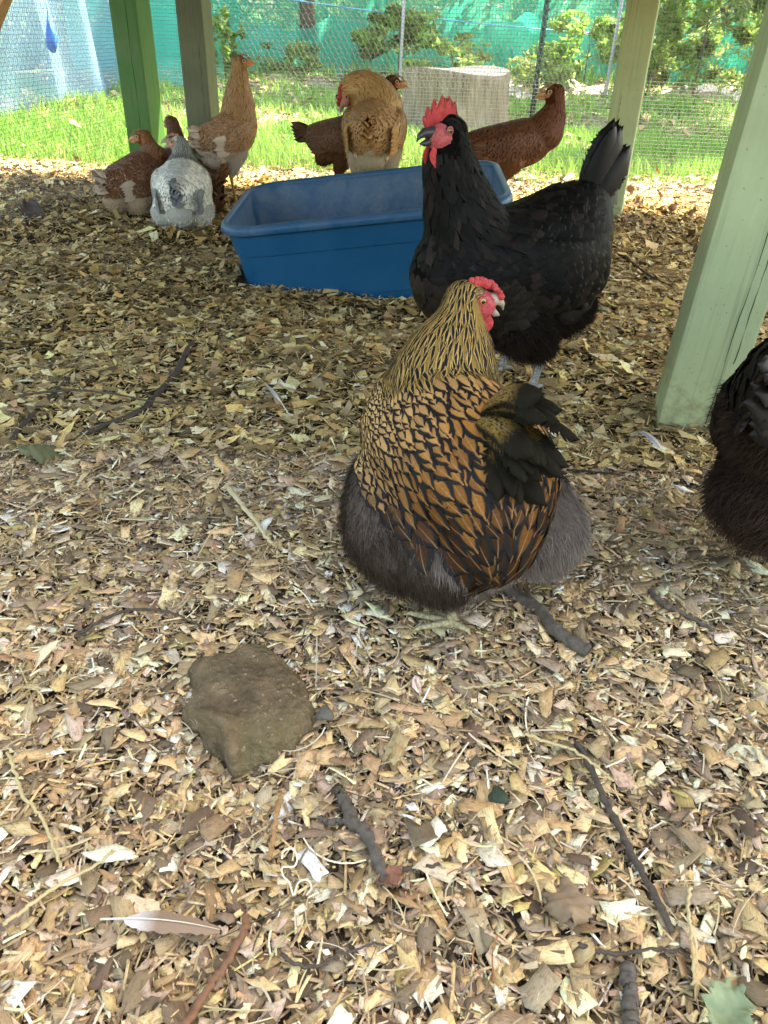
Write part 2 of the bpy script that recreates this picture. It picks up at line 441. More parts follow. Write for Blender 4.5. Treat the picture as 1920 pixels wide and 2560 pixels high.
# ------------------------------------------------------------------ coop floor overhead
def coop():
    rt = empty('coop', (*rf(1.3, 1.5)[:2], ROOF_Z), ROT)
    tag(rt, 'timber floor of the raised coop that roofs the run', 'coop')
    nB = 18; wb = 2.95 / nB
    for i in range(nB):
        m = MB(); m.box((0, -1.22 + wb * (i + .5), .012 + .02), (3.3, wb - .004, .024))
        m.build('floor_board', MAT['ply'], rt, False)
    for x in (-1.45, -.5, .5, 1.45):
        m = MB(); m.box((x, .255, -.02), (.045, 2.9, .075)); m.build('joist', MAT['ply'], rt, False)
coop()
def brace():
    p = [Q(-60, 190, 1.5), Q(70, -130, 1.5)]
    m = MB(); d = (p[1] - p[0]).normalized(); L = (p[1] - p[0]).length
    q = d.to_track_quat('X', 'Z').to_matrix()
    m.box((p[0] + p[1]) / 2 + Vector((-.035, 0, .0)), (L * 2.2, .04, .06), q)
    o = m.build('brace', MAT['raw_wood'], None, False, .003)
    tag(o, 'bare orange wood brace slanting across the top left corner', 'brace')
brace()

# ------------------------------------------------------------------ wire panels
def wire_panel(name, A, D, length, height, step, r, label, wave=.006, z0=-.02, grp=None):
    """square mesh; A start, D unit direction"""
    nx, nz = int(length / step), int(height / step)
    N_ = Vector((-D.y, D.x, 0))
    def off(a, z): return wave * (math.sin(a * 5.1 + z * 3) + math.sin(a * 11 - z * 7 + 1) * .5)
    Vs = []; Qs = []
    def line(pts):
        base = len(Vs) * 1
        for p, s1, s2 in pts:
            Vs.extend([p + s1 * r, p + s2 * r, p - s1 * r, p - s2 * r])
        for i in range(len(pts) - 1):
            b = base + i * 4
            for k in range(4): Qs.append((b + k, b + (k + 1) % 4, b + 4 + (k + 1) % 4, b + 4 + k))
    Z = Vector((0, 0, 1))
    for i in range(nx + 1):
        a = i * step; pts = []
        for j in range(0, 9):
            z = z0 + height * j / 8; p = A + D * a + N_ * off(a, z) + Z * z
            pts.append((p, D, N_))
        line(pts)
    for j in range(nz + 1):
        z = z0 + j * step; pts = []
        K = max(8, int(length / .12))
        for i in range(K + 1):
            a = length * i / K; p = A + D * a + N_ * (off(a, z) + r) + Z * z
            pts.append((p, Z, N_))
        line(pts)
    me = np_mesh(name, [tuple(v) for v in Vs], Qs)
    o = link(name, me, MAT['wire']); tag(o, label, 'wire mesh', grp)
    return o
wire_panel('wire_mesh', rf(-.02, -.02), E1, 2.9, 1.0, .0127, .0006, 'square galvanised wire mesh across the back of the run')
wire_panel('wire_mesh', rf(-.02, .0), E2, 2.0, 1.0, .0127, .00048, 'square galvanised wire mesh on the left side of the run')
def hex_panel(name, A, D, length, height, cell, r, label, wave=.02):
    nx = int(length / cell); rowh = cell * .866
    nz = int(height / rowh); N_ = Vector((-D.y, D.x, 0)); Vs = []; Qs = []
    Z = Vector((0, 0, 1))
    def pt(i, j, up):
        a = (i + (.5 if j % 2 else 0)) * cell; z = j * rowh + (rowh * .33 if up else -rowh * .0)
        return A + D * a + Z * z + N_ * wave * (math.sin(a * 4 + z * 3) + math.sin(z * 9 + a * 2))
    def seg(p, q):
        b = len(Vs); t = (q - p).normalized(); s = t.cross(N_).normalized()
        for P_ in (p, q): Vs.extend([P_ + s * r, P_ + N_ * r, P_ - s * r, P_ - N_ * r])
        for k in range(4): Qs.append((b + k, b + (k + 1) % 4, b + 4 + (k + 1) % 4, b + 4 + k))
    for j in range(nz):
        for i in range(nx):
            top = pt(i, j, True); seg(pt(i, j, False), top)
            if j % 2: seg(top, pt(i + 1, j + 1, False)); seg(top, pt(i, j + 1, False))
            else: seg(top, pt(i, j + 1, False)); seg(top, pt(i - 1, j + 1, False))
    o = link(name, np_mesh(name, [tuple(v) for v in Vs], Qs), MAT['wire']); tag(o, label, 'wire netting')
hex_panel('wire_netting', rf(-.05, 0) + Vector((-.12, 0, 0)), E2, 2.0, 1.0, .026, .0005, 'six sided chicken wire hung outside the left wire mesh')
hex_panel('wire_netting', Vector((-.75, 4.3, .35)), Vector((.97, .12, 0)).normalized(), 1.9, .8, .026, .0006, 'six sided chicken wire strip hung high behind the back mesh')

# ------------------------------------------------------------------ tub
def m_tub():
    n = NT('blue_plastic', .5, .2)
    P = n.coord('Object'); x, y, z = n.sep(P)
    h = n.noise(9, 5, P, .7, .6); k = n.noise(60, 4, P, .7)
    base = n.mix(h, (.001, .060, .145), (.002, .088, .195))
    geo = n.t.nodes.new('ShaderNodeNewGeometry')
    nz = n.sep(geo.outputs['Normal'])[2]
    up = n.math('MULTIPLY', n.math('SUBTRACT', nz, .1), 1.6, clamp=True)          # dust settles on what faces up
    inside = n.attr('inside'); inside = n.sep(inside)[0]
    dust = n.math('MULTIPLY', n.ramp(n.math('ADD', h, n.math('MULTIPLY', k, .3)), [(.5, 0.), (.85, 1.)]), .34)
    dust = n.math('MULTIPLY', dust, n.math('ADD', n.math('MULTIPLY', inside, .9), .03))
    dust = n.math('ADD', dust, n.math('MULTIPLY', n.math('MULTIPLY', up, inside), .12), clamp=True)
    c = n.mix(dust, base, (.36, .36, .30))
    n.col(c); n.set(n.b.inputs['Roughness'], n.math('ADD', .33, n.math('MULTIPLY', dust, .5)))
    n.bump(k, .15, .001)
    return n.m
def make_tub():
    rt = empty('tub', TUB['c'])
    rt.rotation_mode = 'QUATERNION'; rt.rotation_quaternion = tubR.to_quaternion()
    tag(rt, 'big blue plastic tub with dusty inside, tilted in the wood chips', 'tub')
    L, W_ = TUB['L'], TUB['W']; H = .30
    def ring(l, w_, r, z, n=8):
        out = []
        for (sx, sy, a0) in ((1, 1, 0), (-1, 1, 90), (-1, -1, 180), (1, -1, 270)):
            for k in range(n):
                a = math.radians(a0 + 90 * k / (n - 1))
                out.append((sx * (l / 2 - r) + r * math.cos(a), sy * (w_ / 2 - r) + r * math.sin(a), z))
        return out
    def loft(rings, close=None):
        m = MB(); n = len(rings[0]); vs = [p for r_ in rings for p in r_]; fs = []
        for i in range(len(rings) - 1):
            for k in range(n):
                k2 = (k + 1) % n; fs.append((i * n + k, i * n + k2, (i + 1) * n + k2, (i + 1) * n + k))
        if close: fs.append(tuple((len(rings) - 1) * n + k for k in range(n)))
        m.add(vs, fs); return m
    # outer wall (top to bottom) with two steps
    def wl(t): return 1 - .07 * t
    prof = [(0, 0), (.02, 0), (.25, 0), (.262, -.0004), (.27, -.004), (.278, -.0044), (.29, -.0045), (.68, -.0045), (.70, -.0048), (.703, -.006), (.708, -.0064), (.73, -.0066), (.97, -.014), (1.0, -.03)]
    lo, wo, ro = L - .03, W_ - .03, .092
    rings = [ring((lo) * wl(t) + 2 * d, (wo) * (wl(t) - .02 * t) + 2 * d, ro, -.004 - H * t) for t, d in prof]
    m = loft(rings, True); o = m.build('outer_wall', MAT['tub'], rt); o.data.set_sharp_from_angle(angle=math.radians(14))
    attr_col(o.data, 'inside', np.zeros((len(o.data.vertices), 3)))
    pin = [(0, 0), (.2, -.001), (.24, -.006), (.42, -.0085), (.45, -.013), (.48, -.014), (.94, -.014), (.975, -.02), (.985, -.05)]
    rings = [ring((lo - .006) * wl(t) + 2 * d, (wo - .006) * (wl(t) - .02 * t) + 2 * d, ro, -.004 - H * t) for t, d in pin]
    m = loft(rings, True); m.f = [f[::-1] for f in m.f]; o = m.build('inner_wall', MAT['tub'], rt)
    attr_col(o.data, 'inside', np.ones((len(o.data.vertices), 3)))
    # rolled rim
    rr = [(-.0215, -.012), (-.021, -.003), (-.017, .001), (-.010, .0015), (-.003, -.002), (0, -.008), (.001, -.020), (-.002, -.024), (-.005, -.022), (-.006, -.010), (-.019, -.006)]
    rings = [ring(L + 2 * d, W_ + 2 * d, .105 + d * .5, z) for d, z in rr]
    o = loft(rings).build('rim', MAT['tub'], rt)
    attr_col(o.data, 'inside', np.full((len(o.data.vertices), 3), .35))
MAT['tub'] = m_tub()
make_tub()

# ------------------------------------------------------------------ stump
def m_stump():
    n = NT('weathered_wood', .85, .15)
    P = n.coord('Object'); Pz = n.coord('Object', (1, 1, .12))
    g = n.noise(40, 5, Pz, .75); h = n.noise(5, 4, P, .6)
    c = n.ramp(g, [(.3, (.09, .075, .055)), (.5, (.22, .19, .145)), (.7, (.38, .34, .29))])
    c = n.mix(n.math('MULTIPLY', n.ramp(h, [(.45, 0.), (.65, 1.)]), .5), c, (.16, .13, .09))
    n.col(c); n.bump(g, .8, .012); return n.m
MAT['stump'] = m_stump()
def stump():
    c = Vector((.40, 6.0, 0)); rt = empty('tree_stump', (c.x, c.y, hz(c.x, c.y)))
    tag(rt, 'wide pale sawn tree stump standing in the grass beyond the wire', 'tree stump')
    n = 48; m = MB(); vs = []; fs = []
    levels = [(-.05, 1.12), (.02, 1.06), (.08, 1.0), (.2, .97), (.33, .965), (.36, .96), (.366, .94)]
    for z, k in levels:
        for i in range(n):
            a = 2 * math.pi * i / n
            r = .37 * k * (1 + .035 * math.sin(3 * a + 1) + .025 * math.sin(7 * a) + .012 * math.sin(17 * a + z * 3) + random.uniform(-.006, .006))
            vs.append((r * math.cos(a), r * math.sin(a), z + (.02 * math.sin(a * 2) if z > .3 else 0)))
    for l in range(len(levels) - 1):
        for i in range(n):
            i2 = (i + 1) % n; fs.append((l * n + i, l * n + i2, (l + 1) * n + i2, (l + 1) * n + i))
    m.add(vs, fs); m.build('trunk', MAT['stump'], rt)
    m = MB(); top = vs[-n:]; m.add(top + [(0, 0, .37)], [(i, (i + 1) % n, n) for i in range(n)])
    m.build('sawn_top', plain('sawn_wood', (.5, .45, .38), .8, .2, .35, 14), rt)
stump()
# ------------------------------------------------------------------ vegetation
def m_leaf(name, a, b, trans=.35):
    n = NT(name, .55, .3)
    c = n.attr('tint'); f = n.noise(18, 3, n.coord())
    c = n.mix(f, n.mix(1.0, a, c, 'MULTIPLY'), n.mix(1.0, b, c, 'MULTIPLY'))
    n.col(c)
    tr = n.t.nodes.new('ShaderNodeBsdfTranslucent'); n.t.links.new(c, tr.inputs[0])
    mx = n.t.nodes.new('ShaderNodeMixShader'); mx.inputs[0].default_value = trans
    out = n.t.nodes['Material Output']
    n.t.links.new(n.b.outputs[0], mx.inputs[1]); n.t.links.new(tr.outputs[0], mx.inputs[2]); n.t.links.new(mx.outputs[0], out.inputs[0])
    return n.m
MAT['grass'] = m_leaf('grass', (.13, .32, .06), (.26, .48, .11))
MAT['leaf'] = m_leaf('leaf', (.13, .27, .06), (.26, .42, .11))
MAT['leaf_light'] = m_leaf('sunlit_shrub_leaf', (.12, .24, .06), (.28, .38, .12), .45)
MAT['bark'] = plain('tree_bark', (.13, .11, .09), .9, .1, .5, 30, .6)

def grass(name, pts, hmin, hmax, wd, label):
    N = len(pts); z = hgt(pts[:, 0], pts[:, 1])
    Hh = RNG.uniform(hmin, hmax, N); yaw = RNG.uniform(0, 6.283, N); lean = RNG.uniform(.05, .6, N) * Hh; ly = RNG.uniform(0, 6.283, N)
    P = np.zeros((N, 5, 3)); sx = np.cos(yaw); sy = np.sin(yaw); W_ = wd * RNG.uniform(.6, 1.4, N)
    for k, (t, s) in enumerate(((0, -1), (0, 1), (.55, -.8), (.55, .8), (1, 0))):
        P[:, k, 0] = pts[:, 0] + sx * W_ * s / 2 + np.cos(ly) * lean * t ** 2
        P[:, k, 1] = pts[:, 1] + sy * W_ * s / 2 + np.sin(ly) * lean * t ** 2
        P[:, k, 2] = z + Hh * t * (1 - .15 * t) - .003
    b = (np.arange(N) * 5)[:, None]
    q = b + np.array([[0, 1, 3, 2]]); t3 = b + np.array([[2, 3, 4]])
    me = np_mesh(name, P, q, t3)
    C = np.clip(RNG.normal(1, .22, (N, 1)), .4, 1.6) * (1 + RNG.normal(0, .08, (N, 3)))
    attr_col(me, 'tint', np.repeat(C, 5, 0))
    o = link(name, me, MAT['grass'], None, False); tag(o, label, 'grass', None, 'stuff')
def clumped(N, y0, y1, half, nc, spread, frac=.7, xc=0):
    c = np.stack([xc + RNG.uniform(-1, 1, nc) * half, RNG.uniform(y0, y1, nc)], 1)
    k = RNG.integers(0, nc, N); p = c[k] + RNG.normal(0, spread, (N, 2))
    u = RNG.random(N) > frac
    p[u] = np.stack([xc + RNG.uniform(-1, 1, u.sum()) * half, RNG.uniform(y0, y1, u.sum())], 1)
    return p[(p[:, 1] > y0 - .1) & (p[:, 1] < y1 + .4)]
grass('grass', clumped(46000, 4.12, 5.9, 3.4, 220, .10, .5), .03, .13, .006, 'bright green grass growing in tufts just outside the wire')
grass('grass', clumped(3000, 3.95, 4.4, 2.4, 60, .05, .85), .02, .06, .005, 'sparse short grass on the chip strip outside the wire')
grass('grass', clumped(26000, 6.0, 9.8, 6.0, 110, .22), .04, .14, .011, 'thin grass round the tree stump')
grass('grass', clumped(20000, 11.4, 15, 9.5, 120, .4), .08, .28, .016, 'taller grass along the foot of the green net fence')

def leaf_cloud(name, mat, parent, N, centre, rad, leaf, shape='ball', clumps=26, seed=1, flat=.6):
    r = np.random.default_rng(seed)
    cc = r.normal(size=(clumps, 3)); cc /= np.linalg.norm(cc, axis=1)[:, None]; cc *= r.uniform(.35, 1, (clumps, 1)) ** .6
    cs = r.uniform(.12, .34, clumps); k = r.integers(0, clumps, N)
    d = r.normal(size=(N, 3)); d /= np.linalg.norm(d, axis=1)[:, None]
    p = (cc[k] + d * cs[k][:, None] * r.uniform(.3, 1, (N, 1)) ** .5) * np.array(rad) + np.array(centre)
    nrm = r.normal(size=(N, 3)); nrm[:, 2] = np.abs(nrm[:, 2]) + flat; nrm /= np.linalg.norm(nrm, axis=1)[:, None]
    a = np.cross(nrm, r.normal(size=(N, 3))); a /= np.linalg.norm(a, axis=1)[:, None]; b = np.cross(nrm, a)
    L = leaf * r.uniform(.6, 1.4, (N, 1)); Wd = L * .36
    V = np.stack([p - a * L, p + b * Wd - nrm * L * .12 - a * L * .1, p + a * L - nrm * L * .3, p - b * Wd - nrm * L * .12 - a * L * .1], 1)
    q = (np.arange(N) * 4)[:, None] + np.array([[0, 1, 2, 3]])
    me = np_mesh(name, V, q)
    C = (r.uniform(.7, 1.35, clumps)[k])[:, None] * np.clip(r.normal(1, .2, (N, 1)), .4, 1.7) * (1 + r.normal(0, .07, (N, 3)))
    attr_col(me, 'tint', np.repeat(C, 4, 0))
    return link(name, me, mat, parent, False)
def limbs(m, base, top, r0, rad, n=9, seed=0):
    rr = random.Random(seed); base = Vector(base); top = Vector(top)
    pts = [base.lerp(top, i / 6) + Vector((rr.uniform(-1, 1), rr.uniform(-1, 1), 0)) * r0 * .5 * (i > 0) for i in range(7)]
    m.tube(pts, [r0 * (1.25 if i == 0 else 1 - i / 8) for i in range(7)], 10)
    for k in range(n):
        t = rr.uniform(.45, .95); p = base.lerp(top, t); a = rr.uniform(0, 6.28)
        e = p + Vector((math.cos(a) * rad[0] * .75, math.sin(a) * rad[1] * .75, rr.uniform(.1, .5) * rad[2]))
        m.tube([p, p.lerp(e, .5) + Vector((0, 0, rad[2] * .07)), e], [r0 * .35, r0 * .22, r0 * .06], 6)
def tree(x, y, H, cr, label, seed, N=5200, mat='leaf', leaf=.13, r0=.13, low=.45, grp='trees behind the green net'):
    rt = empty('tree', (x, y, hz(x, y) + max(0, (math.hypot(x, y) - 16) / 60 * 1.5) - .05)); tag(rt, label, 'tree', grp)
    m = MB(); limbs(m, (0, 0, 0), (0, 0, H * .85), r0, (cr, cr, H * .3), 10, seed); m.build('trunk', MAT['bark'], rt)
    leaf_cloud('crown', MAT[mat], rt, N, (0, 0, H * (low + (1 - low) / 2)), (cr, cr, H * (1 - low) / 2), leaf, clumps=34, seed=seed)
    return rt
trs = [(-7.5, 17, 7, 2.6), (-4.2, 19, 8, 2.8), (-1.0, 17.5, 7, 2.5), (2.4, 19.5, 8, 2.9), (5.8, 17.5, 7, 2.7), (9.0, 19, 8, 2.8), (-11, 15, 7, 2.6), (12.5, 16, 7, 2.8)]
nm = ['first', 'second', 'third', 'fourth', 'fifth', 'sixth', 'farthest left', 'farthest right']
for i, (x, y, H, cr) in enumerate(trs):
    tree(x, y, H, cr, ('leafy low crowned tree behind the green net, %s counting from the blue white sheet' % nm[i]) if i < 6 else 'leafy tree beyond the green net, %s of the row' % nm[i], 20 + i, 5600, low=.04, leaf=.17)
# tall trees whose crowns dapple the sunlight outside the run
for i, (x, y, H, cr) in enumerate([(3.4, 11.6, 9.5, 2.9), (-1.2, 12.2, 10, 3.2), (7.2, 9.4, 10, 2.8), (1.0, 8.3, 9, .9)][:3]):
    tree(x, y, H, cr, ['tall bare stemmed shade tree right of the stump', 'tall bare stemmed shade tree left of the stump', 'tall bare stemmed shade tree far to the right'][i], 50 + i, 5200, low=.5, leaf=.2, r0=.10, grp='tall shade trees outside the run')

tree(3.2, 1.9, 6.6, 1.7, 'added unseen tree right of the run, its dense crown keeping sun off the foreground', 61, N=9000, low=.5, leaf=.17, r0=.09, grp='tall shade trees outside the run')  # added out of view so its crown keeps direct sun off the near ground
def shrub(x, y, H, r_, label, seed, mat='leaf_light', N=900, leaf=.05, grp='young shrubs growing outside the run'):
    rt = empty('shrub', (x, y, hz(x, y) - .02)); tag(rt, label, 'shrub', grp)
    m = MB(); limbs(m, (0, 0, 0), (0, 0, H * .8), .012, (r_, r_, H * .3), 8, seed); m.build('stem', MAT['bark'], rt)
    leaf_cloud('foliage', MAT[mat], rt, N, (0, 0, H * .58), (r_, r_, H * .42), leaf, clumps=22, seed=seed)
p = Q(1735, 225, 8.6); shrub(p.x, 8.6, 1.5, .62, 'sunlit shrub with pale yellow green leaves between the two right posts', 71, N=1900, leaf=.055)
p = Q(1620, 210, 9.4); shrub(p.x, 9.4, .7, .4, 'low pale shrub at the right edge of the third post', 72)
p = Q(560, 140, 9.5); shrub(p.x, 9.5, .8, .22, 'thin upright yellow green shrub right of the olive post', 73, N=420)
p = Q(720, 120, 10.5); shrub(p.x, 10.5, .5, .45, 'white flowering low shrub beyond the standing hen', 74, N=600)
p = Q(1130, 150, 10.2); shrub(p.x, 10.2, .6, .7, 'low spreading bright shrub behind the stump', 75, N=1100)
p = Q(1340, 190, 9.8); shrub(p.x, 9.8, .5, .5, 'small bright shrub right of the stump', 76, N=800)
p = Q(1860, 200, 10.5); shrub(p.x, 10.5, 1.2, .6, 'bushy shrub beside the nearest pale post', 77, N=1200)
p = Q(1000, 60, 11.2); shrub(p.x, 11.2, .8, .7, 'broad green shrub against the net behind the stump', 78, 'leaf', N=1500, leaf=.07)
p = Q(1480, 60, 11.4); shrub(p.x, 11.4, .9, .7, 'broad green shrub against the net left of the third post', 79, 'leaf', N=1500, leaf=.07)

def band():  # sunlit strip of chips as a pale sheet, the sunlight put into its colour
    xs = np.linspace(.6, 8.5, 60); V = []
    for k, t in enumerate(np.linspace(-1, 1, 9)):
        y = 10.2 + .25 * np.sin(xs * 1.1) + t * (1.15 + .15 * np.sin(xs * 2.3 + t * 2)); V.append(np.stack([xs, y, hgt(xs, y) + .02 - .02 * abs(t)], 1))
    V = np.concatenate(V); n = 60; i = np.arange(8)[:, None] * n + np.arange(n - 1)[None]
    m_ = plain('sunlit_chips_tint', (.66, .60, .53), .9, .1, .5, 45, .4)
    tag(link('band', np_mesh('band', V, np.stack([i, i + 1, i + n + 1, i + n], -1).reshape(-1, 4)), m_), kind='structure')
band()
def undergrowth():
    r = np.random.default_rng(5); N = 34000
    ang = r.uniform(-.62, .62, N); d = r.uniform(12.8, 17, N); cl = .5 + .5 * np.sin(ang * 31 + 1) * np.sin(d * 2.3) + .4 * np.sin(ang * 73)
    P = np.stack([np.sin(ang) * d, np.cos(ang) * d, r.random(N) ** 1.3 * (1.1 + 1.3 * np.clip(cl, 0, 1))], 1)
    nrm = r.normal(size=(N, 3)); nrm[:, 2] = abs(nrm[:, 2]) + .3; nrm /= np.linalg.norm(nrm, axis=1)[:, None]
    a = np.cross(nrm, r.normal(size=(N, 3))); a /= np.linalg.norm(a, axis=1)[:, None]; b = np.cross(nrm, a); L = r.uniform(.05, .13, (N, 1))
    V = np.stack([P - a * L, P + b * L * .4, P + a * L - nrm * L * .3, P - b * L * .4], 1)
    me = np_mesh('undergrowth', V, (np.arange(N) * 4)[:, None] + np.array([[0, 1, 2, 3]]))
    attr_col(me, 'tint', np.repeat(np.clip(r.normal(1, .3, (N, 1)), .4, 2) * (.6 + .6 * np.clip(cl, 0, 1))[:, None] * (1 + r.normal(0, .08, (N, 3))), 4, 0))
    tag(link('undergrowth', me, MAT['leaf_light'], None, False), 'mixed leafy undergrowth filling the wood edge behind the green net', 'undergrowth', None, 'stuff')
undergrowth()

# ------------------------------------------------------------------ nets and sheets outside
def m_net(name, c, hole, sc=120):
    n = NT(name, .5, .3); P = n.coord('Object')
    f = n.noise(1.3, 4, P, .65, .5); c1 = n.mix(f, tuple(q * .65 for q in c), tuple(min(1, q * 1.25) for q in c)); n.col(c1)
    tr = n.t.nodes.new('ShaderNodeBsdfTranslucent'); n.t.links.new(c1, tr.inputs[0])
    tp = n.t.nodes.new('ShaderNodeBsdfTransparent')
    m1 = n.t.nodes.new('ShaderNodeMixShader'); m1.inputs[0].default_value = .5
    m2 = n.t.nodes.new('ShaderNodeMixShader')
    n.t.links.new(n.math('ADD', hole, n.math('MULTIPLY', n.math('SUBTRACT', f, .5), .6), clamp=True), m2.inputs[0])
    n.t.links.new(n.b.outputs[0], m1.inputs[1]); n.t.links.new(tr.outputs[0], m1.inputs[2])
    n.t.links.new(m1.outputs[0], m2.inputs[1]); n.t.links.new(tp.outputs[0], m2.inputs[2])
    n.t.links.new(m2.outputs[0], n.t.nodes['Material Output'].inputs[0])
    return n.m
def sheet(name, band, z0, z1, mat, parent, fold=.06, freq=9, sag=0., nz=14, seed=0, step=.05):
    rr = np.random.default_rng(seed); ph = rr.uniform(0, 6.28, 8)
    pts = []
    for a, b in zip(band, band[1:]):
        a = np.array(a, float); b = np.array(b, float); n = max(2, int(np.linalg.norm(b - a) / step))
        for k in range(n): pts.append(a + (b - a) * k / n)
    pts.append(np.array(band[-1], float)); pts = np.array(pts)
    d = np.gradient(pts, axis=0); nn = np.stack([-d[:, 1], d[:, 0]], 1); nn /= np.linalg.norm(nn, axis=1)[:, None]
    s = np.concatenate([[0], np.cumsum(np.linalg.norm(np.diff(pts, axis=0), axis=1))])
    V = []
    for j in range(nz + 1):
        t = j / nz
        o = fold * (np.sin(s * freq + ph[0] + t * 1.5) + .5 * np.sin(s * freq * 2.3 + ph[1] - t * 3) + .6 * np.sin(s * freq * .37 + ph[2] + t * 4)) * (.4 + .6 * (1 - t))
        top = z1 - sag * np.abs(np.sin(s * 1.3 + ph[3]))
        g = hgt(pts[:, 0], pts[:, 1]) + z0
        V.append(np.stack([pts[:, 0] + nn[:, 0] * o, pts[:, 1] + nn[:, 1] * o, g + (top - z0) * t], 1))
    V = np.concatenate(V); n = len(pts)
    i = np.arange(nz)[:, None] * n + np.arange(n - 1)[None]
    q = np.stack([i, i + 1, i + n + 1, i + n], -1).reshape(-1, 4)
    return link(name, np_mesh(name, V, q), mat, parent)
MAT['teal_net'] = m_net('green_net', (.03, .56, .46), .26)
MAT['blue_net'] = m_net('pale_blue_net', (.25, .46, .66), .42)
MAT['pole_pale'] = plain('pale_pole', (.5, .52, .56), .5, .3, .15)
MAT['pole_dark'] = plain('dark_green_pole', (.02, .07, .055), .6, .3, .2)
nf = empty('net_fence', (1.5, 12.2, 0)); tag(nf, 'teal green garden netting hung between poles along the far side of the yard', 'fence')
def rel(o, rt): o.location = tuple(-q for q in rt.location); return o
rel(sheet('netting', [(-4.1, 11.2), (-.5, 12.6), (4, 12.4), (9.5, 11.4), (13, 10)], .05, 2.0, MAT['teal_net'], nf, .07, 5, .12, seed=3), nf)
rel(sheet('lower_netting', [(-4.0, 10.9), (-.5, 12.2), (4, 12.0), (9.3, 11.0)], .0, .75, MAT['teal_net'], nf, .09, 7, .25, seed=5), nf)
def cord(a, b, sag, r, name, mat, parent):
    a = Vector(a); b = Vector(b); m = MB()
    m.tube([a.lerp(b, i / 12) + Vector((0, 0, -sag * math.sin(math.pi * i / 12))) for i in range(13)], r, 5)
    return m.build(name, mat, parent)
rel(cord((-3.9, 10.8, 1.15), (4.2, 12.0, .55), .12, .009, 'cord', plain('blue_cord', (.1, .45, .65), .5), nf), nf)
for px, base, Y, mt, lab, rad, hh in ((1000, 170, 9.6, 'pole_pale', 'thin pale net pole standing left above the stump', .016, 1.6), (1520, 190, 9.4, 'pole_pale', 'thin pale net pole leaning just left of the third post', .018, 1.6), (1330, 280, 6.9, 'pole_dark', 'dark green notched metal fence stake right of the stump', .02, 1.6)):
    p = G(px, 320, 0); q_ = Q(px, base, Y); m = MB()
    m.tube([(0, 0, -.1), (.02, 0, hh * .5), (.05, 0, hh)], rad, 8)
    if 'dark' in mt:
        for k in range(26): m.box((.012 + k * .0012, -rad, .05 + k * .055), (.03, .012, .016))
    o = m.build('fence_stake' if 'dark' in mt else 'net_pole', MAT[mt]); o.location = (q_.x, Y, hz(q_.x, Y)); tag(o, lab, 'pole')
bn = sheet('hanging_sheet', [(-4.9, 4.1), (-3.7, 4.9), (-2.75, 6.0), (-2.65, 8.8)], .02, 2.2, MAT['blue_net'], None, .10, 6, .1, seed=8)
tag(bn, 'pale blue white sheet of netting hanging in folds behind the left wire', 'sheet')
p = Q(440, 150, 9.2)
bn = sheet('hanging_net', [(-2.75, 8.8), (-2.35, 9.1), (-2.0, 9.2)], .02, 2.2, MAT['teal_net'], None, .05, 9, .1, seed=9)
tag(bn, 'narrow fold of blue green net showing between the two left posts', 'net')
def bag():
    p = Q(128, 100, 4.5); rt = empty('blue_bag', (p.x, 4.5, p.z)); rt.scale = (.26,) * 3; tag(rt, 'small bright blue plastic bag hanging on the pale sheet', 'bag')
    m = MB(); rings = []
    prof = [(.02, .35), (.035, .26), (.06, .16), (.10, .08), (.115, -.02), (.10, -.12), (.05, -.2), (.01, -.22)]
    n = 14; vs = []
    for r_, z in prof:
        for k in range(n):
            a = 2 * math.pi * k / n; rr = r_ * (1 + .18 * math.sin(a * 3 + z * 20)); vs.append((rr * math.cos(a), rr * .6 * math.sin(a), z))
    fs = [(i * n + k, i * n + (k + 1) % n, (i + 1) * n + (k + 1) % n, (i + 1) * n + k) for i in range(len(prof) - 1) for k in range(n)]
    m.add(vs, fs); m.build('bag_body', plain('blue_plastic_film', (.02, .16, .6), .35, .5, .3, 30), rt)
    m = MB(); m.tube([(0, 0, .33), (.03, 0, .45), (.02, 0, .62)], .01, 6); m.build('strap', plain('blue_strap', (.02, .2, .6), .5), rt)
bag()
# fallen leaves stuck in the wire and small litter
def curled_leaf(P, size, yaw, tilt, mat, name, label, roll=0., grp=None, cat='leaf'):
    nu, nv = 25, 9; vs = []; sd_ = random.uniform(0, 9)
    for j in range(nv):
        for i in range(nu):
            u = i / (nu - 1); v = j / (nv - 1) * 2 - 1
            wdt = .42 * math.sin(math.pi * min(.98, u * .92 + .04)) ** .7 * (1 + .16 * math.sin(u * 19 + sd_) + .10 * math.sin(u * 47 + sd_ * 2) + .08 * math.sin(v * 3 + u * 31)) * (1 if v > 0 else .85)
            vs.append(((u - .5) * size, v * wdt * size, size * (.16 * v * v - .12 * math.cos(u * 3.1) + .05 * math.sin(u * 9 + v * 3 + sd_) + .02 * math.sin(u * 27 - v * 7))))
    fs = [(j * nu + i, j * nu + i + 1, (j + 1) * nu + i + 1, (j + 1) * nu + i) for j in range(nv - 1) for i in range(nu - 1)]
    m = MB(); m.add(vs, fs)
    o = m.build(name, mat); o.location = P; o.rotation_euler = (roll, tilt, yaw); tag(o, label, cat, grp)
    md = o.modifiers.new('t', 'SOLIDIFY'); md.thickness = .0006
    return o
MAT['dead'] = plain('dead_leaf', (.26, .17, .10), .8, .2, .4, 90)
MAT['deadred'] = plain('red_dead_leaf', (.22, .10, .06), .75, .2, .4, 90)
MAT['orange'] = plain('orange_leaf', (.55, .25, .08), .75, .2, .3, 90)
MAT['fresh'] = plain('pale_green_leaf', (.20, .25, .13), .6, .3, .25, 90)
p = Q(1577, 474, 3.33); curled_leaf(p, .042, 1.2, 1.2, MAT['dead'], 'dead_leaf', 'brown dead leaf caught in the wire right of the third post')
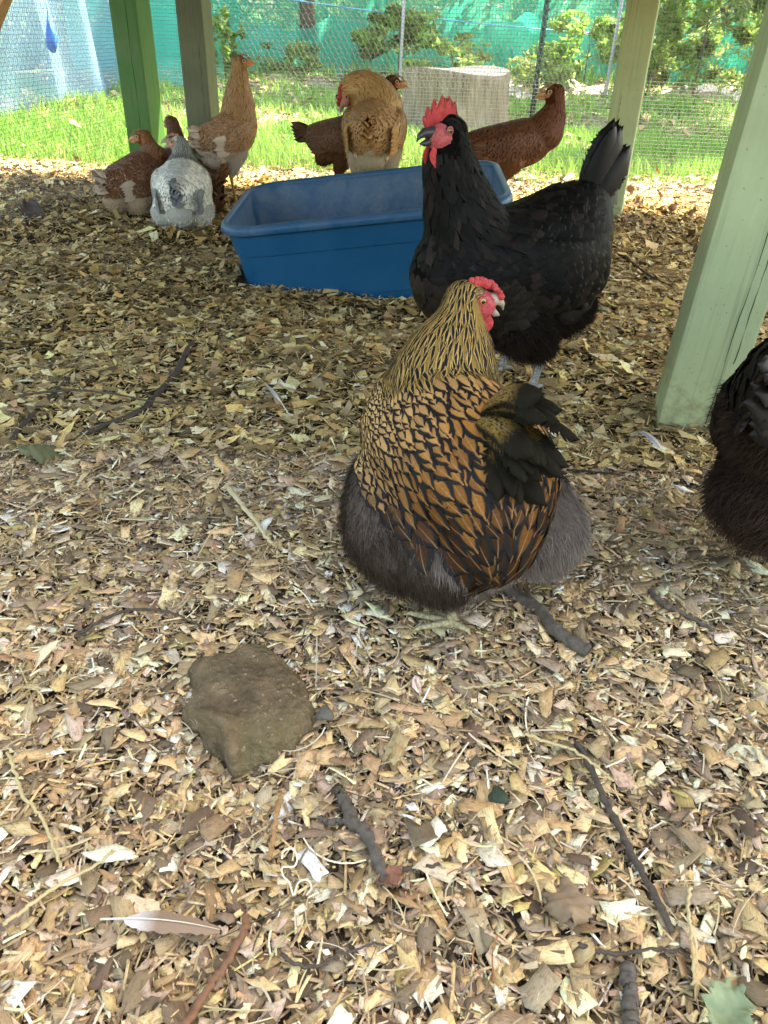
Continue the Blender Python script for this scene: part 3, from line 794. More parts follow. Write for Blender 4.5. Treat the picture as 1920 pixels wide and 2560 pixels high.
p = Q(1650, 487, 3.33); curled_leaf(p, .026, .5, 1.3, MAT['dead'], 'dead_leaf', 'small brown leaf scrap caught in the wire midway between the right posts')
p = Q(1643, 426, 3.36); curled_leaf(p, .024, .2, 1.1, MAT['orange'], 'dead_leaf', 'orange leaf caught high in the wire between the right posts')
for (px, py, s, lb) in ((1590, 520, .07, 'big curled tan leaf at the foot of the wire beside the third post'), (1682, 528, .055, 'tan leaf standing on edge below the orange leaf'), (1730, 540, .05, 'tan leaf at the foot of the wire nearest the right post'), (1570, 555, .06, 'brown curled leaf lying at the base of the third post')):
    p = G(px, py, .02); curled_leaf(p + Vector((0, 0, .012)), s, random.uniform(0, 6), random.uniform(-.6, .6), MAT['dead'], 'dead_leaf', lb)
p = G(85, 540, .02); curled_leaf(p + Vector((0, 0, .01)), .09, 2.4, -.5, plain('grey_leaf', (.13, .105, .1), .85), 'dead_leaf', 'dark grey curled leaf on the chips at the left wire')

# ------------------------------------------------------------------ rock
def rock():
    m_ = NT('brown_rock', .85, .25); P = m_.coord('Object')
    a = m_.noise(28, 5, P, .7); b = m_.noise(170, 3, P, .7); d = m_.noise(9, 3, P, .6)
    c = m_.ramp(a, [(.3, (.08, .054, .028)), (.55, (.15, .105, .056)), (.75, (.27, .195, .105))])
    c = m_.mix(m_.ramp(b, [(.62, 0.), (.70, .75)]), c, (.42, .32, .18))
    c = m_.mix(m_.math('MULTIPLY', m_.ramp(d, [(.5, 0.), (.7, 1.)]), .4), c, (.09, .09, .03))
    m_.col(c); m_.bump(m_.math('ADD', a, m_.math('MULTIPLY', b, .7)), 1.0, .006)
    # outline on the ground, traced as world points then turned into a dome of real thickness
    out = [(458, 1668), (470, 1640), (520, 1618), (575, 1608), (640, 1590), (690, 1610), (740, 1655), (770, 1690), (785, 1740), (797, 1775), (770, 1815), (745, 1838), (710, 1862), (665, 1874), (610, 1878), (550, 1868), (512, 1845), (492, 1795), (472, 1735)]
    pts = [G(x, y, .012) for x, y in out]; c0 = sum(pts, Vector()) / len(pts)
    bm = bmesh.new(); rings = []
    nl = 12
    import mathutils
    for l in range(nl + 1):
        t = l / nl; ring = []
        ang = t * math.pi / 2
        for p in pts:
            d_ = (p - c0); k = math.cos(ang) ** .42 if l < nl else 0
            z = -.02 + .064 * math.sin(ang) ** .9
            q = Vector((d_.x * (k * 1.0), d_.y * k, z))
            ring.append(q)
        rings.append(ring)
    m = MB(); n = len(pts); vs = []
    for l, ring in enumerate(rings[:-1]):
        for q in ring:
            q = q.copy()
            q.z += .012 * (-q.x * 4 + q.y * 6) * max(0, q.z * 20) * .6
            w_ = math.exp(-((q.x + .02 - q.y * -.55) ** 2) / .00006) * (q.y < -.0)
            vs.append(q)
    vs.append(Vector((0, 0, .048)))
    fs = [(l * n + i, l * n + (i + 1) % n, (l + 1) * n + (i + 1) % n, (l + 1) * n + i) for l in range(nl - 1) for i in range(n)]
    fs += [((nl - 1) * n + i, (nl - 1) * n + (i + 1) % n, len(vs) - 1) for i in range(n)]
    m.add(vs, fs); me = m.mesh('rock'); bm = bmesh.new(); bm.from_mesh(me)
    bmesh.ops.subdivide_edges(bm, edges=bm.edges[:], cuts=7, use_grid_fill=True, smooth=.9)
    bm.normal_update()
    from mathutils import noise as mn
    gr = [G(x, y, .03) - c0 for x, y in ((478, 1720), (520, 1765), (572, 1795), (588, 1845), (640, 1870), (690, 1850))]
    for v in bm.verts:
        p = v.co.copy(); e = mn.fractal(p * 20, 1, 2, 4) * .0030 + mn.fractal(p * 150, .9, 2, 3) * .0018 + mn.fractal(p * 70, .9, 2, 3) * .0016 + (abs(mn.noise(p * 34)) - .3) * .0025
        dm = 1
        for g0, g1 in zip(gr, gr[1:]):
            ab = (g1 - g0).to_2d(); ap = (p - g0).to_2d(); t = max(0, min(1, ap.dot(ab) / ab.length_squared)); dm = min(dm, (ap - ab * t).length)
        e -= .015 * math.exp(-(dm / .0075) ** 2)
        v.co = p + v.normal * e
    bm.to_mesh(me); bm.free(); o = link('rock', me, m_.m); o.location = (c0.x, c0.y, hz(c0.x, c0.y) - .004)
    tag(o, 'rounded brown rock half buried in the wood chips in front of the laced hen', 'rock')
rock()
def blob(name, P, r, mat, label, cat, sq=.6):
    bm = bmesh.new(); bmesh.ops.create_icosphere(bm, subdivisions=3, radius=r)
    for v in bm.verts:
        k = 1 + .18 * math.sin(v.co.x / r * 3 + v.co.y / r * 2) + .1 * math.sin(v.co.z / r * 5 + v.co.x / r * 4); v.co *= k; v.co.z *= sq
    me = bpy.data.meshes.new(name); bm.to_mesh(me); bm.free(); o = link(name, me, mat); o.location = P; tag(o, label, cat)
p = G(812, 1785, .012); blob('pebble', p, .009, plain('dark_pebble', (.10, .09, .07), .8, .3, .3, 120), 'small dark pebble at the right side of the brown rock', 'pebble')
p = G(1245, 1990, .014); blob('dropping', p, .009, plain('dark_green_dung', (.035, .05, .03), .9, .2, .5, 200, .5), 'dark green dropping in the chips right of the rock', 'dropping', .5)

# ------------------------------------------------------------------ sticks, twigs, stems
def stick(name, px, r, mat, label, cat='twig', z=.014, taper=.5, knots=.13, n=34, cyl=8, parent=None, wob=.0030):
    ctrl = [G(a[0], a[1], z if len(a) < 3 else a[2]) for a in px]
    for c in ctrl: c.z += hz(c.x, c.y)
    pts = []
    m_ = len(ctrl)
    for i in range(m_ - 1):
        p0 = ctrl[max(i - 1, 0)]; p1 = ctrl[i]; p2 = ctrl[i + 1]; p3 = ctrl[min(i + 2, m_ - 1)]
        k = max(3, n // (m_ - 1))
        for j in range(k):
            t = j / k
            pts.append(.5 * ((2 * p1) + (p2 - p0) * t + (2 * p0 - 5 * p1 + 4 * p2 - p3) * t * t + (3 * p1 - p0 - 3 * p2 + p3) * t ** 3))
    pts.append(ctrl[-1])
    pts = [p + Vector((random.uniform(-1, 1), random.uniform(-1, 1), random.uniform(-.5, .5))) * wob * .5 for p in pts]
    L = len(pts); m = MB()
    rad = [r * (1 - taper * i / (L - 1)) * (1 + knots * random.uniform(-1, 1)) for i in range(L)]
    m.tube(pts, rad, cyl)
    o = m.build(name, mat, parent)
    if not parent: tag(o, label, cat)
    return o
stick('stick', [(478, 858), (440, 912), (385, 965), (355, 1000), (290, 1035), (195, 1072)], .0075, MAT['twig'], 'straight dark stick lying on the chips left of the tub', 'stick', .016, .35)
stick('twig', [(45, 985), (110, 968), (200, 960), (300, 966), (400, 985), (505, 998)], .0028, MAT['twig'], 'thin arched brown twig crossing the straight dark stick', 'twig', .024)
stick('stick', [(28, 1095), (60, 1040), (130, 975), (165, 935)], .006, MAT['twig'], 'dark forked stick lying by the left edge of the frame', 'stick')
stick('split_stick', [(572, 1215), (600, 1258), (640, 1318), (680, 1374)], .0044, plain('pale_split_wood', (.5, .42, .24), .7, .2, .35, 140), 'pale split stick lying between the rock and the stick', 'stick', .018, .4)
stick('branch', [(1262, 1478), (1300, 1516), (1345, 1548), (1372, 1590), (1410, 1622), (1462, 1652)], .0085, MAT['branch'], 'thick grey branch lying behind the feet of the laced hen', 'branch', .014, .1, .1)
stick('twig', [(1615, 1510), (1650, 1548), (1700, 1570), (1775, 1604)], .004, MAT['branch'], 'knobbly grey twig below the right hen', 'twig', .014)
stick('twig', [(1440, 1868), (1478, 1925), (1520, 2010), (1572, 2105), (1620, 2195), (1688, 2322)], .0034, MAT['twig'], 'long straight brown twig slanting down the right foreground', 'twig', .016, .1)
stick('stick', [(1576, 2395), (1582, 2460), (1590, 2570)], .0062, MAT['branch'], 'thick smooth stick at the bottom edge of the picture', 'stick', .016, .05)
rt_ = stick('root', [(848, 1968), (866, 2000), (880, 2050), (905, 2075), (925, 2110), (945, 2160), (960, 2200)], .0058, MAT['branch'], 'twisted grey root below the brown rock', 'root', .016, .1, .25)
tip = stick('root_fork', [(905, 2075), (868, 2052), (830, 2048), (795, 2032)], .0038, MAT['branch'], None, z=.015, parent=rt_)
tip = stick('root_fork', [(950, 2175), (1010, 2180), (1110, 2168)], .0030, MAT['twig'], None, z=.012, parent=rt_)
stick('stem', [(700, 1968), (688, 2030), (672, 2130)], .0026, plain('orange_stem', (.34, .19, .08), .7), 'short orange stem below the rock', 'stem', .018, .3)
stick('stem', [(612, 2265), (600, 2320), (565, 2380), (515, 2450), (455, 2555)], .003, MAT['redtwig'], 'long red brown stem running to the bottom edge', 'stem', .018, -.1)
stick('twig', [(705, 2370), (740, 2398), (800, 2402), (860, 2372), (960, 2350)], .0018, MAT['twig'], 'thin dark curved twig in the bottom middle', 'twig', .016)
stick('twig', [(1455, 2340), (1500, 2356), (1560, 2360), (1640, 2352), (1700, 2362), (1790, 2400)], .0022, MAT['twig'], 'thin dark twig crossing above the bottom stick', 'twig', .017)
stick('straw_stem', [(0, 2285), (60, 2240), (150, 2180), (240, 2130), (275, 2100)], .0018, MAT['straw'], 'long pale straw stem at the lower left edge', 'straw', .02, .3, .05)
stick('straw_stem', [(20, 1880), (60, 1985), (110, 2050), (145, 2150)], .0018, MAT['straw'], 'bent yellow straw stem left of the rock', 'straw', .02, .3, .05)
stick('straw_stem', [(1310, 1845), (1380, 1868), (1440, 1885), (1500, 1925), (1530, 1950)], .0016, MAT['straw'], 'curved straw stem at the top of the long straight twig', 'straw', .02, .3, .05)
stick('straw_stem', [(1150, 1733), (1220, 1730), (1290, 1715)], .0012, MAT['straw'], 'short straight straw in front of the laced hen', 'straw', .02, .3, .05)
stick('straw_stem', [(1728, 2215), (1725, 2280), (1740, 2360), (1745, 2440)], .0016, MAT['straw'], 'upright pale straw right of the long twig', 'straw', .02, .3, .05)
stick('shaving_curl', [(703, 2130), (708, 2112), (730, 2108), (742, 2128), (735, 2150), (705, 2150), (706, 2170), (722, 2188), (733, 2220), (745, 2190), (768, 2185), (778, 2205), (765, 2222)], .0009, MAT['cream'], 'thin curly cream wood shaving below the rock', 'shaving', .022, .2, .05, 70, wob=.0003)
stick('twig', [(50, 562), (110, 566), (190, 572)], .007, MAT['twig'], 'dark flat twig lying near the left wire', 'twig', .012, .2)
stick('twig', [(1520, 595), (1600, 592), (1612, 608)], .004, MAT['twig'], 'thin dark twig on the sunny chips by the third post', 'twig', .014)
stick('twig', [(1560, 640), (1620, 690), (1680, 720)], .004, MAT['twig'], 'thin twig on the chips between the right posts', 'twig', .014)
stick('twig', [(185, 1580), (240, 1545), (330, 1515), (430, 1528), (500, 1560)], .0022, MAT['twig'], 'thin grey twig above the rock', 'twig', .016)
stick('twig', [(1420, 1160), (1480, 1162), (1560, 1170)], .0024, MAT['twig'], 'thin straight twig right of the laced hen', 'twig', .016)
stick('root', [(690, 440), (700, 480), (722, 455), (735, 432)], .004, MAT['twig'], 'small dark dead plant stem behind the tub', 'stem', .03)
curled_leaf(G(975, 2195, .018), .022, .4, .2, MAT['deadred'], 'dead_leaf', 'red brown dead leaf at the end of the grey root')
curled_leaf(G(1820, 2530, .02), .04, 1.0, .2, MAT['fresh'], 'green_leaf', 'pale green leaf in the bottom right corner')
curled_leaf(G(1418, 2240, .018), .05, 1.4, .1, plain('birch_bark', (.22, .15, .09), .7, .3, .35, 70), 'bark_curl', 'curled reddish brown piece of bark in the lower right', cat='bark', roll=3.14)
curled_leaf(G(722, 1197, .02), .033, .3, .1, plain('pink_chip', (.62, .42, .27), .7, .3, .12, 60), 'wide_chip', 'wide pinkish flat chip left of the laced hen', cat='wood chip', roll=3.14)
curled_leaf(G(110, 1120, .02), .075, .5, .1, plain('olive_leaf', (.13, .13, .06), .8, .3, .3, 60), 'dead_leaf', 'broad olive leaf lying by the dark forked stick', roll=3.14)

# loose feathers on the ground
def m_feather_plain(name, a, b):
    n = NT(name, .7, .2); uv = n.attr('fuv', True); x, y, z = n.sep(uv)
    ax = n.math('ABSOLUTE', x)
    st = n.noise(1, 2, n.comb(n.math('MULTIPLY', y, 60.), n.math('MULTIPLY', ax, 8.), 0.), .6)
    c = n.mix(n.ramp(y, [(.1, 1.), (.35, 0.)]), a, b); c = n.mix(n.math('MULTIPLY', st, .5), c, (.08, .05, .035)); n.col(c); return n.m
def loose_feather(A, B, wd, mat, label, quill=.22):
    a = G(*A, .02); b = G(*B, .024); a.z += hz(a.x, a.y); b.z += hz(b.x, b.y)
    L = (b - a).length; m = MB(); nu = 30; vs = []; uvs = []
    for i in range(nu + 1):
        u = i / nu; wv = wd * (math.sin(math.pi * min(1, max(0, (u - quill) / (1 - quill)) ** .8 * .93 + .04)) ** .6) if u > quill else .0005
        for v in (-1, -.5, 0, .5, 1):
            jag = (1 + .16 * random.uniform(-1, 1)) if abs(v) == 1 else 1
            vs.append((u * L, v * wv * jag, .004 + .010 * math.sin(u * 2.6) - .25 * abs(v) * wv)); uvs.append((v, max(0, (u - quill) / (1 - quill)), 0))
    fs = [(i * 5 + k, i * 5 + k + 1, (i + 1) * 5 + k + 1, (i + 1) * 5 + k) for i in range(nu) for k in range(4)]
    m.add(vs, fs); o = m.build('feather', mat); attr_vec(o.data, 'fuv', np.array(uvs))
    o.location = a; o.rotation_euler = (0, 0, math.atan2(b.y - a.y, b.x - a.x))
    m = MB(); m.tube([(u * L, 0, .0052 + .010 * math.sin(u * 2.6)) for u in [i / 14 for i in range(15)]], [.0009 * (1 - .8 * i / 14) for i in range(15)], 6)
    m.build('quill', MAT['cream'], o); tag(o, label, 'feather')
MAT['f_brown'] = m_feather_plain('brown_feather', (.30, .20, .13), (.75, .68, .62))
MAT['f_grey'] = m_feather_plain('blue_grey_feather', (.42, .43, .46), (.75, .75, .76))
loose_feather((243, 2272), (545, 2300), .0085, MAT['f_brown'], 'brown feather with a white quill lying in the lower left')
loose_feather((1655, 1108), (1600, 1066), .008, MAT['f_grey'], 'small blue grey feather at the foot of the nearest post', .05)
loose_feather((720, 1040), (660, 965), .004, MAT['f_grey'], 'thin curved grey feather on the chips in the middle left', .3)
# ------------------------------------------------------------------ feather materials
def barbs(n, x, y, z, k=1.0):
    ax = n.math('ABSOLUTE', x)
    a = n.math('ADD', n.math('MULTIPLY', y, 38.0), n.math('MULTIPLY', ax, -9.0))
    return n.noise(1.0, 2, n.comb(a, n.math('MULTIPLY', z, 37.0), n.math('MULTIPLY', ax, 1.5)), .6)
def m_feather(name, kind, rough=.62, spec=.3, edge=.75, stip=0., fray=False):
    n = NT(name, rough, spec)
    uv = n.attr('fuv', True); x, y, z = n.sep(uv)
    ca = n.attr('ca'); cb = n.attr('cb')
    ax = n.math('ABSOLUTE', x); b = barbs(n, x, y, z)
    bj = n.math('MULTIPLY', n.math('SUBTRACT', b, .5), .42)
    if kind == 'laced':      # pale spade in the middle, dark rim
        w_ = n.ramp(y, [(0., .46), (.45, .44), (.62, .38), (.73, .27), (.81, .11), (.85, 0.)])
        d = n.math('SUBTRACT', n.math('ADD', ax, n.math('MULTIPLY', bj, .6)), w_)
        mask = n.math('MULTIPLY', d, 6.0, clamp=True)
    elif kind == 'striped':  # dark streak in the middle, pale rim
        w_ = n.ramp(y, [(0., .75), (.5, .62), (.8, .42), (.93, .1), (1., 0.)])
        d = n.math('SUBTRACT', w_, n.math('ADD', ax, bj)); mask = n.math('MULTIPLY', d, 7.0, clamp=True)
    else:                    # rim or tip shades into the second colour
        e = n.math('MAXIMUM', n.math('SUBTRACT', ax, edge), n.math('SUBTRACT', y, edge + .05))
        mask = n.math('MULTIPLY', n.math('ADD', e, n.math('MULTIPLY', bj, .6)), 5.0, clamp=True)
    c = n.mix(mask, ca, cb)
    if stip:
        s_ = n.noise(1, 2, n.comb(n.math('MULTIPLY', x, 9.), n.math('MULTIPLY', y, 26.), n.math('MULTIPLY', z, 50.)), .7)
        c = n.mix(n.math('MULTIPLY', n.ramp(s_, [(.5, 0.), (.58, 1.)]), stip), c, cb)
    sh = n.math('MULTIPLY', n.math('SUBTRACT', .07, ax), 22.0, clamp=True)
    sh = n.math('MULTIPLY', sh, n.math('SUBTRACT', 1.0, mask))
    if kind == 'laced': c = n.mix(n.math('MULTIPLY', sh, n.math('MULTIPLY', y, .22)), c, (.65, .46, .26))
    elif 'black' not in name: c = n.mix(n.math('MULTIPLY', sh, .12), c, (.5, .45, .4))
    c = n.mix(1.0, c, n.ramp(b, [(.25, .72), (.75, 1.22)]), 'MULTIPLY')
    n.col(c); n.bump(b, .35, .0006)
    if fray:
        cut = n.math('SUBTRACT', n.math('ADD', ax, n.math('MULTIPLY', n.math('SUBTRACT', b, .42), 1.0)), .90)
        n.set(n.b.inputs['Alpha'], n.math('SUBTRACT', 1.0, n.math('MULTIPLY', cut, 12.0, clamp=True)))
    return n.m
MAT['f_laced'] = m_feather('laced_feather', 'laced', .62, .12)
MAT['f_laced2'] = m_feather('stippled_laced_feather', 'laced', .6, .15, stip=.6)
MAT['f_tail'] = m_feather('dark_stippled_tail_feather', 'tip', .65, .06, edge=.5, stip=.8, fray=True)
MAT['f_btail'] = m_feather('glossy_black_tail_feather', 'tip', .45, .16, .8, fray=True)
MAT['f_striped'] = m_feather('striped_feather', 'striped', .62, .12)
MAT['f_solid'] = m_feather('plain_feather', 'tip')
MAT['f_black'] = m_feather('glossy_black_feather', 'tip', .6, .08, .8)
def m_attr(name, rough=.8, spec=.2, sheen=0.):
    n = NT(name, rough, spec); n.col(n.attr('ca')); n.b.inputs['Sheen Weight'].default_value = sheen
    return n.m
MAT['under'] = m_attr('down', .95, .02)
MAT['strand'] = m_attr('down_strand', .95, .0, .0)
def m_skin(name, c, c2, rough=.5):
    n = NT(name, rough, .4); P = n.coord('Object'); a = n.noise(260, 4, P, .75); b = n.noise(90, 3, P)
    n.col(n.mix(n.ramp(n.math('ADD', n.math('MULTIPLY', a, .6), n.math('MULTIPLY', b, .4)), [(.35, 0.), (.65, 1.)]), c, c2))
    n.bump(n.math('ADD', a, b), 1.0, .004)
    n.b.inputs['Subsurface Weight'].default_value = .15; n.b.inputs['Subsurface Radius'].default_value = (.01, .003, .002); n.b.inputs['Subsurface Scale'].default_value = .5
    return n.m
MAT['comb'] = m_skin('red_comb_skin', (.52, .03, .035), (.72, .10, .09), .68)
MAT['face'] = m_skin('red_face_skin', (.45, .03, .045), (.74, .13, .14))
MAT['faceb'] = m_skin('wrinkled_face_skin', (.42, .05, .05), (.70, .18, .17))
MAT['pface'] = m_skin('pullet_face_skin', (.42, .16, .08), (.55, .27, .16))
MAT['pink'] = m_skin('pink_face_skin', (.58, .2, .16), (.72, .4, .33))
MAT['lobe'] = m_skin('pale_ear_lobe', (.7, .45, .28), (.8, .6, .42))
def m_leg(name, c):
    n = NT(name, .6, .35); P = n.coord('Object'); v = n.t.nodes.new('ShaderNodeTexVoronoi'); v.inputs['Scale'].default_value = 260
    n.t.links.new(P, v.inputs['Vector']); d = v.outputs['Distance']
    n.col(n.mix(n.ramp(d, [(.0, .0), (.8, 1.)]), tuple(min(1, q * 1.2) for q in c), tuple(q * .5 for q in c))); n.bump(d, .6, .001)
    return n.m
MAT['leg_grey'] = m_leg('grey_scaled_leg', (.30, .31, .30)); MAT['leg_yellow'] = m_leg('yellow_scaled_leg', (.62, .38, .10)); MAT['leg_olive'] = m_leg('olive_scaled_leg', (.42, .36, .2))
MAT['beak_dark'] = plain('dark_beak', (.035, .033, .035), .4, .5, .3, 120)
MAT['beak_horn'] = plain('horn_beak', (.36, .29, .21), .4, .5, .55, 90)
MAT['beak_tan'] = plain('tan_beak', (.55, .3, .14), .45, .4, .2, 120)
def m_eye(iris):
    n = NT('eye', .08, .8); x, y, z = n.sep(n.coord('Object'))
    d = n.math('SQRT', n.math('ADD', n.math('MULTIPLY', x, x), n.math('MULTIPLY', z, z)))
    n.col(n.ramp(n.math('MULTIPLY', d, 220.0), [(.0, (.004, .004, .004)), (.40, (.004, .004, .004)), (.44, iris), (.72, tuple(q * .6 for q in iris)), (.8, (.01, .008, .006))]))
    return n.m
MAT['eye_brown'] = m_eye((.30, .15, .05)); MAT['eye_orange'] = m_eye((.55, .25, .05))

# ------------------------------------------------------------------ feather geometry
PROF = {
    'round': lambda s: np.clip(np.minimum(.45 + s * 1.1, 1) * np.sqrt(np.clip(1 - (np.clip(s - .60, 0, 1) / .402) ** 2, 0, 1)), .01, 1),
    'lance': lambda s: (np.sin(np.pi * np.clip(s * .78 + .22, 0, 1))) ** .9,
    'blade': lambda s: np.clip(np.minimum(.35 + s * 1.6, 1) * (1 - np.clip((s - .72) / .285, 0, 1) ** 2.2) ** .6, .02, 1),
}
def feathers(name, P, N, D, L, W_, prof, mat, CA, CB, parent, bvh=None, rows=6, cols=3, lift=.004, base=.0008, camber=.10, curl=0., bendn=None, droop=0.):
    n = len(P)
    if n == 0: return None
    P, N, D = [np.asarray(a, float) for a in (P, N, D)]
    L = np.broadcast_to(L, n).astype(float); W_ = np.broadcast_to(W_, n).astype(float)
    D = D / np.linalg.norm(D, axis=1)[:, None]; Sd = np.cross(N, D); Sd /= np.maximum(np.linalg.norm(Sd, axis=1)[:, None], 1e-9)
    Nn = np.cross(D, Sd)
    s = np.sin(np.linspace(0, 1, rows) * math.pi / 2) ** .9; t = np.linspace(-1, 1, cols)
    pr = PROF[prof](s)
    S_, T_ = np.meshgrid(s, t, indexing='ij'); S_ = S_.ravel(); T_ = T_.ravel(); PR = np.repeat(pr, cols)
    K = rows * cols
    # tips taper to a blunt point
    V = P[:, None] + D[:, None] * (L[:, None] * (S_ - .12 * (T_ ** 2) * (S_ > .6) * S_))[..., None] + Sd[:, None] * (W_[:, None] * .5 * PR * T_)[..., None]
    if bvh is not None:
        lift_ = np.broadcast_to(lift, n); F = V.reshape(-1, 3); O = np.empty_like(F); NN = np.empty_like(F)
        for i, p in enumerate(F):
            l, nn, _, _ = bvh.find_nearest(p); O[i] = l; NN[i] = nn
        O = O.reshape(n, K, 3); NN = NN.reshape(n, K, 3)
        jit = RNG.uniform(.6, 1.5, (n, 1))
        off = base + lift_[:, None] * jit * S_ ** 1.1 + camber * W_[:, None] * (1 - T_ ** 2) * PR
        V = O + NN * off[..., None]
    else:
        V = V + Nn[:, None] * (camber * W_[:, None] * (1 - T_ ** 2) * PR + np.broadcast_to(curl, n)[:, None] * L[:, None] * S_ ** 2)[..., None]
        V[..., 2] -= droop * L[:, None] * S_ ** 2
    q = []
    for i in range(rows - 1):
        for j in range(cols - 1):
            a = i * cols + j; q.append((a, a + 1, a + cols + 1, a + cols))
    Qd = (np.array(q)[None] + (np.arange(n) * K)[:, None, None]).reshape(-1, 4)
    me = np_mesh(name, V, Qd)
    attr_col(me, 'ca', np.repeat(np.clip(CA, 0, 1), K, 0)); attr_col(me, 'cb', np.repeat(np.clip(CB, 0, 1), K, 0))
    attr_vec(me, 'fuv', np.stack([np.tile(T_ * (PR if prof == 'round' else 1), n), np.tile(S_, n), np.repeat(RNG.random(n), K)], 1))
    return link(name, me, mat, parent)

def strands(name, P, D, L, r, C, parent, curlamp=.15):
    """fluffy down as fine tapered ribbons"""
    n = len(P); P = np.asarray(P); D = D / np.linalg.norm(D, axis=1)[:, None]
    a = RNG.normal(size=(n, 3)); a = np.cross(D, a); a /= np.linalg.norm(a, axis=1)[:, None]
    b = np.cross(D, a); K = 4; s = np.linspace(0, 1, K)
    V = np.zeros((n, K * 2, 3)); ph = RNG.uniform(0, 6.28, n)
    for k in range(K):
        c = P + D * (L * s[k])[:, None] + b * (np.sin(ph + s[k] * 3.5) * L * curlamp * s[k])[:, None]
        c[:, 2] -= .25 * L * s[k] ** 2
        wd = r * (1 - s[k] * .85)
        V[:, k * 2] = c + a * wd; V[:, k * 2 + 1] = c - a * wd
    q = np.array([(2 * k, 2 * k + 1, 2 * k + 3, 2 * k + 2) for k in range(K - 1)])
    Qd = (q[None] + (np.arange(n) * K * 2)[:, None, None]).reshape(-1, 4)
    me = np_mesh(name, V, Qd); attr_col(me, 'ca', np.repeat(np.clip(C, 0, 1), K * 2, 0))
    return link(name, me, MAT['strand'], parent)

# ------------------------------------------------------------------ hen builder
def spline(pts, step):
    pts = [np.array(p, float) for p in pts]; out = []
    if len(pts) == 1: return [pts[0]]
    for i in range(len(pts) - 1):
        p0 = pts[max(i - 1, 0)]; p1 = pts[i]; p2 = pts[i + 1]; p3 = pts[min(i + 2, len(pts) - 1)]
        k = max(2, int(np.linalg.norm(p2[:3] - p1[:3]) / step))
        for j in range(k):
            t = j / k
            out.append(.5 * ((2 * p1) + (p2 - p0) * t + (2 * p0 - 5 * p1 + 4 * p2 - p3) * t * t + (3 * p1 - p0 - 3 * p2 + p3) * t ** 3))
    out.append(pts[-1]); return out

